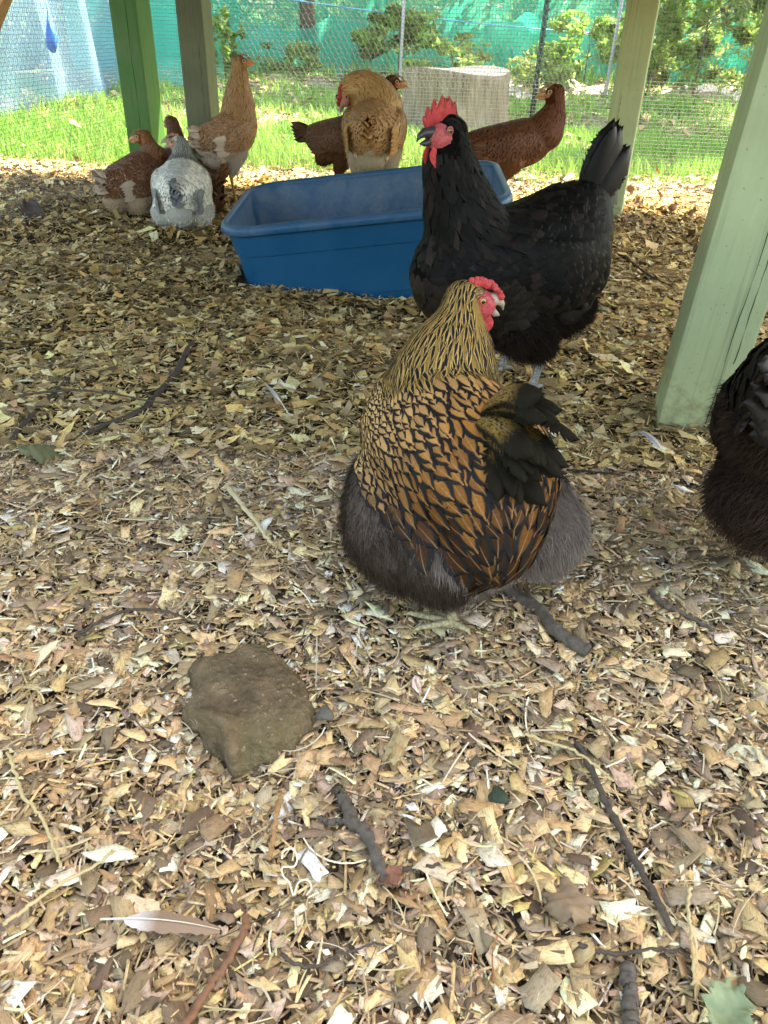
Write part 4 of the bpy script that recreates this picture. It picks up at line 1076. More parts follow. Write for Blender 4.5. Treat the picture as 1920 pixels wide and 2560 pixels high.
def hen(label, loc, yaw, sp, group='hens and pullets in the run', cat='hen', name='hen'):
    sc = sp.get('scale', 1.0)
    rt = empty(name, (loc[0], loc[1], hz(loc[0], loc[1]) + sp.get('dz', 0) + .010), math.radians(yaw)); tag(rt, label, cat, group)
    rt.scale = (sc, sc, sc)
    rng = np.random.default_rng(sp.get('seed', 1))
    hd = sp['head']; hs = hd.get('s', 1.0); hp = Vector(hd['p'])
    hy = math.radians(hd['yaw']); hpi = math.radians(hd.get('pitch', 0)); hro = math.radians(hd.get('roll', 0))
    HR = Matrix.Rotation(hy, 3, 'Z') @ Matrix.Rotation(-hpi, 3, 'Y') @ Matrix.Rotation(hro, 3, 'X')
    hf = HR @ Vector((1, 0, 0)); hu = HR @ Vector((0, 0, 1))
    a = hp + hf * .012 * hs - hu * .003 * hs; b = hp - hf * .006 * hs + hu * .002 * hs
    tubes = [('head', [(*a, .0105 * hs, .012 * hs), (*b, .0155 * hs, .0175 * hs)], 'h')]
    nk = [tuple(b - hf * .004 * hs) + (.016 * hs, .018 * hs)] + list(sp['neck'])
    tubes.append(('neck', nk, 'n')); tubes.append(('trunk', sp['trunk'], 't'))
    for t in sp.get('fluff', []): tubes.append(('fluff', t, 'f'))
    for t in sp.get('wing', []):
        tubes.append(('wing', t, 'w')); tubes.append(('wing', [(p[0], -p[1]) + tuple(p[2:]) for p in t], 'w'))
    bm = bmesh.new(); segA, segB, segR, segZ = [], [], [], []
    for zn, pts, _ in tubes:
        q = spline(pts, .014 if zn != 'head' else .006)
        q = [np.concatenate([p[:3], np.maximum(p[3:5], .004)]) for p in q]
        for i, p in enumerate(q):
            tn = (q[min(i + 1, len(q) - 1)] - q[max(i - 1, 0)])[:3]; tn = Vector(tn).normalized()
            lat = Vector((0, 0, 1)).cross(tn)
            if lat.length < .15:
                lat = (HR @ Vector((0, 1, 0))) if zn == 'neck' else Vector((0, 1, 0))
                lat = (lat - tn * lat.dot(tn))
            lat.normalize(); up = tn.cross(lat)
            mt = Matrix((tn * min(p[3], p[4]), lat * p[3], up * p[4])).transposed().to_4x4(); mt.translation = Vector(p[:3])
            bmesh.ops.create_uvsphere(bm, u_segments=14, v_segments=9, radius=1, matrix=mt)
        for p, p2 in zip(q, q[1:]):
            segA.append(p[:3]); segB.append(p2[:3]); segR.append((p[3] + p2[3] + p[4] + p2[4]) / 4); segZ.append(zn)
    me = bpy.data.meshes.new('tmp'); bm.to_mesh(me); bm.free()
    o = bpy.data.objects.new('tmp', me); COL.objects.link(o)
    r_ = o.modifiers.new('r', 'REMESH'); r_.mode = 'VOXEL'; r_.voxel_size = sp.get('voxel', .005)
    s_ = o.modifiers.new('s', 'SMOOTH'); s_.factor = .5; s_.iterations = sp.get('smooth', 7)
    dg = bpy.context.evaluated_depsgraph_get(); dg.update()
    body = bpy.data.meshes.new_from_object(o.evaluated_get(dg)); bpy.data.objects.remove(o)
    bvh = BVHTree.FromPolygons([v.co.copy() for v in body.vertices], [tuple(p.vertices) for p in body.polygons])
    nV = len(body.vertices); co = np.empty(nV * 3); body.vertices.foreach_get('co', co); co = co.reshape(-1, 3)
    # random surface points
    body.calc_loop_triangles(); nt_ = len(body.loop_triangles)
    tri = np.empty(nt_ * 3, np.int32); body.loop_triangles.foreach_get('vertices', tri); tri = tri.reshape(-1, 3)
    A, B_, C_ = co[tri[:, 0]], co[tri[:, 1]], co[tri[:, 2]]
    cr = np.cross(B_ - A, C_ - A); ar = np.linalg.norm(cr, axis=1); 
    def sample(n):
        k = rng.choice(nt_, n, p=ar / ar.sum()); u = rng.random((n, 1)); v = rng.random((n, 1)); f = u + v > 1; u = np.where(f, 1 - u, u); v = np.where(f, 1 - v, v)
        return A[k] + (B_ - A)[k] * u + (C_ - A)[k] * v, cr[k] / ar[k][:, None]
    segA, segB, segR = np.array(segA), np.array(segB), np.array(segR); segZ = np.array(segZ); segT = segB - segA; sl = np.linalg.norm(segT, axis=1); segT = segT / sl[:, None]
    def classify(P, N):
        Z = []; F = np.zeros_like(P)
        for i in range(0, len(P), 2000):
            p = P[i:i + 2000]; ap = p[:, None] - segA[None]; t = np.clip((ap * segT[None]).sum(-1) / sl, 0, 1)
            d = np.linalg.norm(ap - segT[None] * (t * sl)[..., None], axis=-1)
            rel = d / segR[None] + (segZ == 'trunk')[None] * .06
            Z.append(segZ[rel.argmin(1)]); w_ = 1 / (rel ** 7 + 1e-4); F[i:i + 2000] = (w_[..., None] * segT[None]).sum(1)
        F = F - N * (F * N).sum(1)[:, None]; F /= np.maximum(np.linalg.norm(F, axis=1)[:, None], 1e-6)
        return np.concatenate(Z), F
    def headloc(P):
        d = (P - np.array(hp)) / hs; Rm = np.array(HR); return d @ Rm
    def thin(P, sp_):
        """keep points at least sp_ apart (random order)"""
        cell = {}; keep = []
        for i, (p, s) in enumerate(zip(P, sp_)):
            c = (int(p[0] // .012), int(p[1] // .012), int(p[2] // .012)); ok = True
            for dx in (-1, 0, 1):
                for dy in (-1, 0, 1):
                    for dz in (-1, 0, 1):
                        for j in cell.get((c[0] + dx, c[1] + dy, c[2] + dz), ()):
                            if (P[j][0] - p[0]) ** 2 + (P[j][1] - p[1]) ** 2 + (P[j][2] - p[2]) ** 2 < s * s: ok = False; break
                        if not ok: break
                    if not ok: break
                if not ok: break
            if ok: keep.append(i); cell.setdefault(c, []).append(i)
        return np.array(keep)
    # ---- body mesh with legs joined
    colf = sp['col']; bn_ = np.empty(nV * 3); body.vertices.foreach_get('normal', bn_); bn_ = bn_.reshape(-1, 3)
    Zv, _ = classify(co, bn_); ca, cb = colf(co, Zv, rng)
    under = np.where(((Zv == 'neck') | (Zv == 'head'))[:, None], ca * .6, ca * .55 + cb * .1)
    nb = nV; lm = MB(); bverts = [tuple(v.co) for v in body.vertices]; bfaces = [tuple(p.vertices) for p in body.polygons]
    for lg in sp.get('legs', []):
        hip, hock, foot = [Vector(p) for p in lg['pts']]; r = lg.get('r', .006); fy = math.radians(lg.get('yaw', 0))
        lm.tube([hip, hip.lerp(hock, .6), hock, hock.lerp(foot, .3), hock.lerp(foot, .7), foot + Vector((0, 0, .006))], [r * 2.4, r * 1.6, r * 1.15, r * .82, r * .8, r * 1.1], 10)
        for ang, ln in ((-32, .85), (2, 1.1), (34, .85), (172, .45)):
            a_ = fy + math.radians(ang); d = Vector((math.cos(a_), math.sin(a_), 0)); T_ = r * 7.2 * ln
            p0 = foot + Vector((0, 0, .006)); pts = [p0, p0 + d * T_ * .3 + Vector((0, 0, .003)), p0 + d * T_ * .65 + Vector((0, 0, .0005)), p0 + d * T_ * .93, p0 + d * T_ * 1.12 + Vector((0, 0, -.006))]
            lm.tube(pts, [r * .95, r * .62, r * .55, r * .42, r * .1], 8)
    nbf = len(bfaces)
    bm_all = bpy.data.meshes.new('body'); bm_all.from_pydata(bverts + lm.v, [], bfaces + [tuple(i + nb for i in f) for f in lm.f]); bm_all.update()
    attr_col(bm_all, 'ca', np.concatenate([under, np.full((len(lm.v), 3), .3)]))
    bo = link('body', bm_all, [MAT['under'], MAT[sp.get('leg_mat', 'leg_yellow')]], rt)
    mi = np.zeros(len(bm_all.polygons), np.int32); mi[nbf:] = 1; bm_all.polygons.foreach_set('material_index', mi)
    # ---- sample and split
    dens = sp.get('dens', 1.0); P, N = sample(int(26000 * dens)); Z, F = classify(P, N)
    H = headloc(P)
    face = (H[:, 0] > -.004) & (H[:, 0] < .05) & (H[:, 2] < .0085) & (H[:, 2] > -.019) & (np.linalg.norm(H, axis=1) < .035)
    Lf = sp['len'](P, Z); fs = sp.get('fsize', 1.0); Lf = Lf * fs
    sel = ~face & (Z != 'fluff')
    if 'nofeather' in sp: sel &= ~sp['nofeather'](P)
    idx = np.where(sel)[0]
    keep = idx[thin(P[idx], Lf[idx] * sp.get('space', .27))]
    jit = rng.normal(0, .13, len(keep)); Dk = F[keep]; Nk = N[keep]
    Dk = Dk * np.cos(jit)[:, None] + np.cross(Nk, Dk) * np.sin(jit)[:, None]
    CA, CB = colf(P[keep], Z[keep], rng)
    vv = rng.uniform(.82, 1.18, (len(keep), 1)); CA = CA * vv; CB = CB * vv
    Zk = Z[keep]; Lk = Lf[keep] * rng.uniform(.85, 1.15, len(keep)); Pk = P[keep]
    wr = sp.get('wratio', {}); hero = sp.get('hero', False); rw, cl = (8, 5) if hero else (5, 3)
    for zn, nm_, prof, wrt in (('head', 'head_feathers', 'round', .55), ('neck', 'neck_feathers', 'lance', .30), ('trunk', 'body_feathers', 'round', .72)):
        k = Zk == zn
        if k.sum() == 0: continue
        feathers(nm_, Pk[k], Nk[k], Dk[k], Lk[k], Lk[k] * wr.get(zn, wrt), prof, MAT[sp['mats'][zn]], CA[k], CB[k], rt, bvh, rw if zn != 'head' else 5, cl if zn != 'head' else 3, lift=Lk[k] * sp.get('lift', .055), camber=sp.get('camb', .035))
    for sgn in (1, -1):
        k = (Zk == 'wing') & (np.sign(Pk[:, 1]) == sgn)
        if k.sum() == 0: continue
        wo = feathers('wing', Pk[k], Nk[k], Dk[k], Lk[k], Lk[k] * wr.get('wing', .68), 'round', MAT[sp['mats']['wing']], CA[k], CB[k], rt, bvh, rw, cl, lift=Lk[k] * sp.get('lift', .06), camber=sp.get('camb', .035))
        pm = sp.get('prim')
        if pm and sgn in pm.get('sides', (1, -1)):
            n = pm['n']; t = np.linspace(0, 1, n); p0 = np.array(pm['p0']); p1 = np.array(pm['p1']); PP = p0 + (p1 - p0) * t[:, None]; PP[:, 1] *= sgn; PP[:, 1] += sgn * (1 - t) * .004
            d0 = np.array(pm['d0']); d1 = np.array(pm['d1']); DD = d0 + (d1 - d0) * t[:, None]; DD[:, 1] *= sgn
            NNm = np.tile(np.array([0, sgn, .25]), (n, 1)) + rng.normal(0, .08, (n, 3))
            ca_, cb_ = colf(PP, np.array(['prim'] * n), rng)
            feathers('flight_feathers', PP, NNm, DD, pm['L'] * rng.uniform(.88, 1.05, n), pm['W'], 'blade', MAT[sp['mats'].get('prim', 'f_solid')], ca_, cb_, wo, None, 10, 5, camber=.12, curl=-.08)
    # ---- tail
    tl = sp.get('tail')
    if tl:
        PP, DD, NNm, LL = [], [], [], []
        for sgn in (1, -1):
            for i in range(tl['n']):
                t = i / max(1, tl['n'] - 1); e = math.radians(tl['e0'] + (tl['e1'] - tl['e0']) * t); az = math.radians(tl.get('az', 0) + sgn * (tl.get('sp0', 3) + tl.get('sp1', 14) * t))
                d = Vector((-math.cos(e) * math.cos(az), -math.cos(e) * math.sin(az), math.sin(e)))
                p = Vector(tl['p']) + Vector((-.004 * (1 - t), sgn * (.004 + tl.get('wd', .012) * t), -.02 * t))
                PP.append(p); DD.append(d); LL.append(tl['L'] * (1 - tl.get('short', .2) * t))
                nn = Vector((0, sgn, 0)) * tl.get('tent', 1.0) + Vector((math.sin(e), 0, math.cos(e))) * (1.1 - tl.get('tent', 1.0)); NNm.append(nn)
        n = len(PP); ca_, cb_ = colf(np.array(PP), np.array(['tail'] * n), rng); LL = np.array(LL) * rng.uniform(.93, 1.06, n)
        feathers('tail', np.array(PP), np.array(NNm) + rng.normal(0, .12, (n, 3)), np.array(DD) + rng.normal(0, tl.get('jit', .05), (n, 3)), LL, tl['W'], 'blade', MAT[sp['mats'].get('tail', 'f_solid')], ca_, cb_, rt, None, 12, 5, camber=.12, curl=tl.get('curl', -.06), droop=tl.get('droop', .05))
    # ---- down
    fl = sp.get('down')
    if fl:
        P, N = sample(int(fl['n'] * 2.2)); Z, F = classify(P, N); k = (Z == 'fluff') | (fl['where'](P) if 'where' in fl else False)
        k &= (headloc(P)[:, 0] < 0) | (np.linalg.norm(headloc(P), axis=1) > .06)
        P, N, F = P[k][:fl['n']], N[k][:fl['n']], F[k][:fl['n']]; n = len(P)
        g = 0.5 + 0.5 * np.sin(P[:, 0] * 90 + np.sin(P[:, 2] * 70) * 2) * np.sin(P[:, 1] * 80 + P[:, 2] * 60)
        D = N * fl.get('out', .55) + F * fl.get('flow', .7) + np.array([0, 0, -.25]) + rng.normal(0, .22, (n, 3)) + (g[:, None] - .5) * np.array([0, 0, -.4])
        C = np.array(fl['c']) * rng.uniform(.75, 1.25, (n, 1)) * (.85 + .3 * g[:, None])
        if 'c2' in fl:
            m_ = fl['m2'](P); C = np.where(m_[:, None], np.array(fl['c2']) * rng.uniform(.6, 1.4, (n, 1)), C)
        strands('fluff', P - N * .002, D, fl['L'] * rng.uniform(.5, 1.2, n), fl['r'], C, rt)
    # ---- head furniture, built in the head frame
    def hw(x, y, z): return hp + HR @ (Vector((x, y, z)) * hs)
    adult = hd.get('adult', True)
    # face skin
    bm = bmesh.new(); bmesh.ops.create_icosphere(bm, subdivisions=4, radius=1)
    for v in bm.verts:
        c = v.co; c2 = Vector((.0080 + c.x * (.0175 if adult else .012), c.y * (.0160 if adult else .0143), -.0040 + c.z * (.0150 if adult else .009)))
        c2.z -= .006 * max(0, -c.x) * (1 if adult else 0)
        c2 += c2.normalized() * .0006 * math.sin(c.x * 23 + c.z * 17) * math.sin(c.y * 19 + c.z * 29)
        v.co = hw(*c2)
    m_ = bpy.data.meshes.new('face'); bm.to_mesh(m_); bm.free(); link('face', m_, MAT[hd.get('face', 'face')], rt)
    op = hd.get('open', 0.0); bmt = MAT[hd.get('beak', 'beak_horn')]
    bl = hd.get('bl', 1.0)
    m = MB(); m.tube([hw(.016, 0, .000), hw(.023 * 1, 0, .0005 + op * .2), hw(.023 + .008 * bl, 0, -.0005 + op * .4), hw(.023 + .014 * bl, 0, -.004 + op * .3), hw(.023 + .0165 * bl, 0, -.0085)], [.0085 * hs, .0070 * hs, .0050 * hs, .0028 * hs, .0006 * hs], 12); bk = m.build('upper_beak', bmt, rt)
    m = MB(); m.tube([hw(.016, 0, -.0075), hw(.023, 0, -.0075 - op * .5), hw(.023 + .007 * bl, 0, -.0080 - op * 1.2), hw(.023 + .0125 * bl, 0, -.0075 - op * 1.6)], [.006 * hs, .0045 * hs, .0032 * hs, .0007 * hs], 10); m.build('lower_beak', bmt, rt)
    for sgn in (1, -1):
        bm = bmesh.new(); bmesh.ops.create_uvsphere(bm, u_segments=20, v_segments=14, radius=.0044)
        m_ = bpy.data.meshes.new('eye'); bm.to_mesh(m_); bm.free(); e = link('eye', m_, MAT[hd.get('eye', 'eye_orange')], rt)
        ey = .0132 if adult else .0118; e.location = hw(.0075, sgn * ey, .0035); e.rotation_euler = HR.to_euler(); e.scale = (hs, hs, hs)
        m = MB(); m.tube([hw(.0075 + .0044 * math.cos(a_), sgn * (ey + .0022), .0035 + .0040 * math.sin(a_)) for a_ in [i * math.pi / 9 for i in range(19)]], .0009 * hs, 6, False)
        m.build('eyelid', MAT[hd.get('lid', hd.get('face', 'face'))], e); bpy.context.view_layer.update()
        ch = e.children[0]; ch.matrix_parent_inverse = (Matrix.LocRotScale(e.location, HR, Vector((hs, hs, hs)))).inverted()
        # ear lobe
        if adult:
            m = MB(); lb = []
            bm = bmesh.new(); bmesh.ops.create_icosphere(bm, subdivisions=2, radius=1)
            for v in bm.verts: v.co = hw(-.005 + v.co.x * .0042, sgn * (.0135 + v.co.y * .0018), -.009 + v.co.z * .0062)
            m_ = bpy.data.meshes.new('ear_lobe'); bm.to_mesh(m_); bm.free(); link('ear_lobe', m_, MAT[hd.get('lobe', 'face')], rt)
        wt = hd.get('wattle', 0)
        if wt:
            bm = bmesh.new(); bmesh.ops.create_icosphere(bm, subdivisions=4, radius=1)
            for v in bm.verts:
                c = v.co; zz = -c.z * .5 + .5
                wx = .0130 * wt * (math.sin(math.pi * min(1, zz * .80 + .16)) ** .7); v.co = hw(.0155 + c.x * wx / max(.15, math.sqrt(max(0.02, 1 - c.z ** 2))) * math.sqrt(max(0, 1 - c.z ** 2)) - zz * .004 * wt, sgn * (.0045 + zz * .004) + c.y * .0017, -.010 - zz * .030 * wt)
            m_ = bpy.data.meshes.new('wattle'); bm.to_mesh(m_); bm.free(); link('wattle', m_, MAT['comb'], rt)
    cb_ = hd.get('comb')
    if cb_ == 'single':
        k = hd.get('combk', 1.0)
        base = [(.030, .006), (.0315, .010)]
        spikes = [(.033, .017, .030, .012), (.028, .026, .0235, .017), (.020, .034, .016, .022), (.010, .038, .006, .024), (-.001, .037, -.004, .022), (-.011, .031, -.012, .018)]
        poly = [(.028, .004), (.032, .009)]
        for (sx, sz, vx, vz) in spikes: poly += [(sx + .0016, sz - .003), (sx, sz), (sx - .0018, sz - .0028), (vx, vz)]
        poly += [(-.016, .016), (-.010, .012), (0, .013), (.012, .012), (.022, .006)]
        bm = bmesh.new(); vs = [bm.verts.new((x_ * 1.0, 0, .011 + (z_ - .011) * k if z_ > .011 else z_)) for x_, z_ in poly]; f = bm.faces.new(vs)
        bmesh.ops.triangulate(bm, faces=[f]); bmesh.ops.subdivide_edges(bm, edges=bm.edges[:], cuts=1)
        r = bmesh.ops.extrude_face_region(bm, geom=bm.faces[:]); vv_ = [g for g in r['geom'] if isinstance(g, bmesh.types.BMVert)]
        for v in vv_: v.co.y += .0001
        bmesh.ops.recalc_face_normals(bm, faces=bm.faces[:])
        vset = set(vv_)
        for v in bm.verts:
            th = .0024 * (1 - .75 * min(1, max(0, (v.co.z - .012) / .028))); v.co.y = (th if v in vset else -th) + .001 * math.sin(v.co.x * 180)
        for v in bm.verts: v.co = hw(*v.co)
        m_ = bpy.data.meshes.new('comb'); bm.to_mesh(m_); bm.free(); co_ = link('comb', m_, MAT['comb'], rt)
    elif cb_:
        # low rose comb of small red bumps
        bm = bmesh.new(); k = hd.get('combk', 1.0)
        for i in range(int(30 * k)):
            t = i / (30 * k); x_ = .030 - t * .034; yy = rng.uniform(-.0045, .0045); z_ = .0045 + .0120 * math.sin(min(1, t * 1.6) * math.pi / 2) + rng.uniform(0, .003)
            rr = rng.uniform(.0020, .0042) * (1 if cb_ == 'rose' else .65)
            mt = Matrix.Translation(hw(x_, yy, z_)); bmesh.ops.create_icosphere(bm, subdivisions=2, radius=rr * hs, matrix=mt)
        m_ = bpy.data.meshes.new('comb'); bm.to_mesh(m_); bm.free(); link('comb', m_, MAT['comb' if cb_ == 'rose' else hd.get('face', 'face')], rt)
    print('hen', label[:30], nV, len(keep))
    return rt

def lerp3(a, b, t): return np.array(a) * (1 - t[:, None]) + np.array(b) * t[:, None]
def sst(x, a, b): return np.clip((x - a) / (b - a), 0, 1)
# ---------------------------------------------------------------- the laced hen (foreground)
def col_golden(P, Z, r):
    n = len(P); ca = np.zeros((n, 3)); cb = np.tile([.012, .011, .010], (n, 1))
    t = sst(P[:, 0], .07, -.08)
    ca[:] = lerp3((.58, .36, .15), (.36, .145, .03), t); dk = np.clip(1 - sst(P[:, 2] + .42 * P[:, 0], .110, .225) + r.normal(0, .16, n), 0, 1) * (P[:, 0] < .03); ca = lerp3((.9, .9, .9), (.10, .09, .12), dk) * ca
    k = (Z == 'neck') | (Z == 'head'); ca[k] = np.array([.42, .255, .075]) * r.uniform(.8, 1.15, (k.sum(), 1))
    k = Z == 'head'; ca[k] = np.array([.42, .25, .09]); cb[k] = (.10, .06, .03)
    k = Z == 'tail'; ca[k] = np.array([.20, .12, .03]); cb[k] = (.011, .009, .005)
    k = Z == 'prim'; ca[k] = np.array([.20, .10, .03])
    k = Z == 'fluff'; ca[k] = (.13, .10, .08); cb[k] = (.13, .10, .08)
    return ca, cb
def len_golden(P, Z):
    L = .019 + .034 * sst(P[:, 0], .04, -.12) + .016 * sst(P[:, 2], .2, .1)
    L = np.where(Z == 'neck', .024 + .016 * sst(P[:, 2], .33, .22), L)
    return np.where(Z == 'head', .009, L)
golden = dict(seed=3, hero=True, dz=.006, voxel=.0036, smooth=9, scale=.95, dens=1.8, space=.25,
    trunk=[(.085, 0, .165, .058, .070), (.05, 0, .185, .074, .090), (-.01, 0, .19, .090, .098), (-.07, 0, .185, .096, .090), (-.115, .012, .175, .078, .078), (-.14, .024, .135, .056, .062)],
    neck=[(.050, -.046, .312, .034, .036), (.046, -.035, .280, .053, .056), (.040, -.022, .242, .072, .072), (.026, -.008, .21, .080, .078)],
    head=dict(p=(.062, -.070, .342), yaw=-110, pitch=-4, roll=0, s=1.28, comb='rose', wattle=.85, beak='beak_horn', open=.004, bl=.7, face='face', lobe='lobe', eye='eye_orange'),
    fluff=[[(.02, .060, .125, .060, .060), (-.03, .086, .100, .064, .055), (-.07, .074, .084, .060, .045)], [(.02, -.055, .125, .060, .060), (-.03, -.075, .095, .068, .055), (-.07, -.065, .075, .060, .045)], [(-.07, 0, .11, .085, .05), (-.11, .0, .088, .072, .042), (-.09, 0, .078, .066, .04)], [(-.07, -.080, .125, .062, .055), (-.115, -.082, .092, .062, .052)], [(-.08, .06, .12, .06, .05), (-.115, .065, .095, .055, .05)]],
    wing=[[(.07, .058, .19, .020, .045), (0, .078, .170, .022, .055), (-.08, .080, .145, .018, .046)]],
    legs=[dict(pts=[(-.06, .045, .10), (-.115, .048, .055), (-.128, .055, .0)], r=.0072, yaw=38), dict(pts=[(-.01, -.045, .11), (-.03, -.045, .06), (-.02, -.045, .0)], r=.0068, yaw=-10)],
    leg_mat='leg_olive', col=col_golden, len=len_golden, mats=dict(head='f_striped', neck='f_striped', trunk='f_laced', wing='f_laced', tail='f_tail', prim='f_laced2'),
    wratio=dict(neck=.24, trunk=.52, wing=.50),
    prim=dict(n=7, sides=(), p0=(-.05, .10, .17), p1=(-.04, .10, .12), d0=(-.9, -.10, -.45), d1=(-.85, -.12, -.75), L=.075, W=.024),
    tail=dict(p=(-.080, .008, .262), n=20, e0=38, e1=-34, L=.132, W=.044, sp0=2, sp1=40, wd=.036, short=.12, tent=.4, curl=-.14, droop=.25, jit=.14),
    down=dict(n=60000, L=.017, r=.00034, c=(.19, .155, .13), c2=(.045, .032, .022), m2=lambda P: (P[:, 1] > .080 + .03 * np.sin(P[:, 2] * 60)) | (P[:, 2] > .15), out=.38, flow=.75, where=lambda P: P[:, 2] < .075))
hen('golden brown hen with black laced feathers, seen from behind with its head turned right', (.068, .828), 120, golden)

# ---------------------------------------------------------------- the black hen
def col_black(P, Z, r):
    n = len(P); ca = np.tile([.0065, .0065, .0055], (n, 1)); cb = np.tile([.010, .010, .009], (n, 1))
    k = r.random(n) < .18; ca[k] = (.018, .013, .010)
    k = (Z == 'trunk') & (P[:, 2] < .24); ca[k] = (.017, .013, .009)
    return ca * r.uniform(.7, 1.4, (n, 1)), cb
def len_black(P, Z):
    L = .034 + .014 * sst(P[:, 0], .1, -.12); L = np.where(Z == 'neck', .015 + .036 * sst(P[:, 2], .45, .34), L)
    return np.where(Z == 'head', .009, L)
black = dict(seed=5, lift=.075, camb=.05, hero=True, voxel=.0040, smooth=9, dens=1.5, space=.24,
    trunk=[(.16, 0, .235, .075, .085), (.11, 0, .235, .098, .108), (.03, 0, .225, .112, .112), (-.05, 0, .245, .108, .105), (-.105, 0, .278, .085, .088), (-.14, 0, .315, .05, .055)],
    neck=[(.190, 0, .430, .036, .040), (.174, 0, .385, .045, .051), (.150, 0, .33, .060, .066), (.125, 0, .275, .078, .082)],
    head=dict(p=(.200, .004, .462), yaw=4, pitch=2, s=1.38, comb='single', combk=1.0, wattle=1.0, beak='beak_dark', open=.002, face='faceb', lobe='face', eye='eye_brown', bl=1.15),
    fluff=[[(.05, .045, .155, .065, .06), (.01, .05, .12, .064, .05), (-.01, .05, .10, .05, .035)], [(.05, -.045, .155, .065, .06), (.01, -.05, .12, .064, .05), (-.01, -.05, .10, .05, .035)], [(-.03, 0, .15, .098, .06), (-.09, 0, .15, .095, .06), (-.13, 0, .15, .075, .05)]],
    wing=[[(.10, .080, .26, .022, .05), (0, .102, .235, .024, .062), (-.11, .088, .235, .018, .05)]],
    legs=[dict(pts=[(-.005, .052, .10), (-.035, .052, .07), (-.015, .055, 0)], r=.0082, yaw=5), dict(pts=[(-.02, -.05, .10), (-.05, -.05, .07), (-.03, -.055, 0)], r=.0082, yaw=-8)],
    leg_mat='leg_grey', col=col_black, len=len_black, mats=dict(head='f_black', neck='f_black', trunk='f_black', wing='f_black', tail='f_btail', prim='f_black'),
    wratio=dict(neck=.34, trunk=.62, wing=.62),
    prim=dict(n=7, p0=(-.07, .098, .245), p1=(-.05, .10, .19), d0=(-1, -.22, .12), d1=(-1, -.2, -.12), L=.09, W=.026),
    tail=dict(p=(-.125, 0, .31), n=13, e0=72, e1=36, L=.195, W=.070, sp0=1, sp1=12, jit=.03, wd=.02, short=.3, tent=.95, curl=-.04, droop=.10),
    down=dict(n=34000, L=.016, r=.0004, c=(.026, .018, .013), out=.5, flow=.6, where=lambda P: P[:, 2] < .12))
hen('large glossy black hen with a red comb, standing in profile facing left', (.240, 1.45), 215, dict(black, dz=.014))

# ---------------------------------------------------------------- the dark hen at the right edge
def col_dark(P, Z, r):
    n = len(P); ca = np.tile([.009, .007, .005], (n, 1)); cb = np.tile([.015, .011, .008], (n, 1)); k = P[:, 2] < .20; ca[k] = (.022, .014, .010); return ca * r.uniform(.7, 1.4, (n, 1)), cb
dark = dict(black); dark.update(seed=9, dz=-.01, col=col_dark, dens=1.2, hero=False, scale=1.0,
    tail=dict(p=(-.15, 0, .30), n=7, e0=35, e1=0, L=.11, W=.045, sp0=2, sp1=20, wd=.03, short=.3, tent=.7, curl=-.04, droop=.1),
    down=dict(n=36000, L=.018, r=.0004, c=(.05, .031, .021), out=.6, flow=.5, where=lambda P: (P[:, 2] < .14) | ((P[:, 0] < -.10) & (P[:, 2] < .27))))
hen('dark fluffy hen cut off by the right edge of the picture, rear towards us', (.562, .86), 35, dark)

# ---------------------------------------------------------------- young hens at the back
def lenp(P, Z):
    L = .026 + .012 * sst(P[:, 0], .05, -.1); L = np.where(Z == 'neck', .022, L); return np.where(Z == 'head', .009, L)
def two_tone(base, tip, neck=None, headc=None, white=None, wf=.0, tailc=None, lowc=None, zlow=.0, wing=None):
    def f(P, Z, r):
        n = len(P); ca = np.tile(base, (n, 1)).astype(float); cb = np.tile(tip, (n, 1)).astype(float)
        if wing is not None: ca[Z == 'wing'] = wing
        if lowc is not None: k = P[:, 2] < zlow; ca[k] = lowc; cb[k] = lowc
        if neck is not None: k = Z == 'neck'; ca[k] = neck
        if white is not None:
            k = (r.random(n) < wf * (1 + 1.2 * (P[:, 0] < -.02))) & (Z != 'neck') & (Z != 'head'); cb[k] = white
        if headc is not None: k = Z == 'head'; ca[k] = headc; cb[k] = headc
        if tailc is not None: k = (Z == 'tail') | (Z == 'prim'); ca[k] = tailc; cb[k] = np.array(tailc) * .8
        return ca, cb
    return f
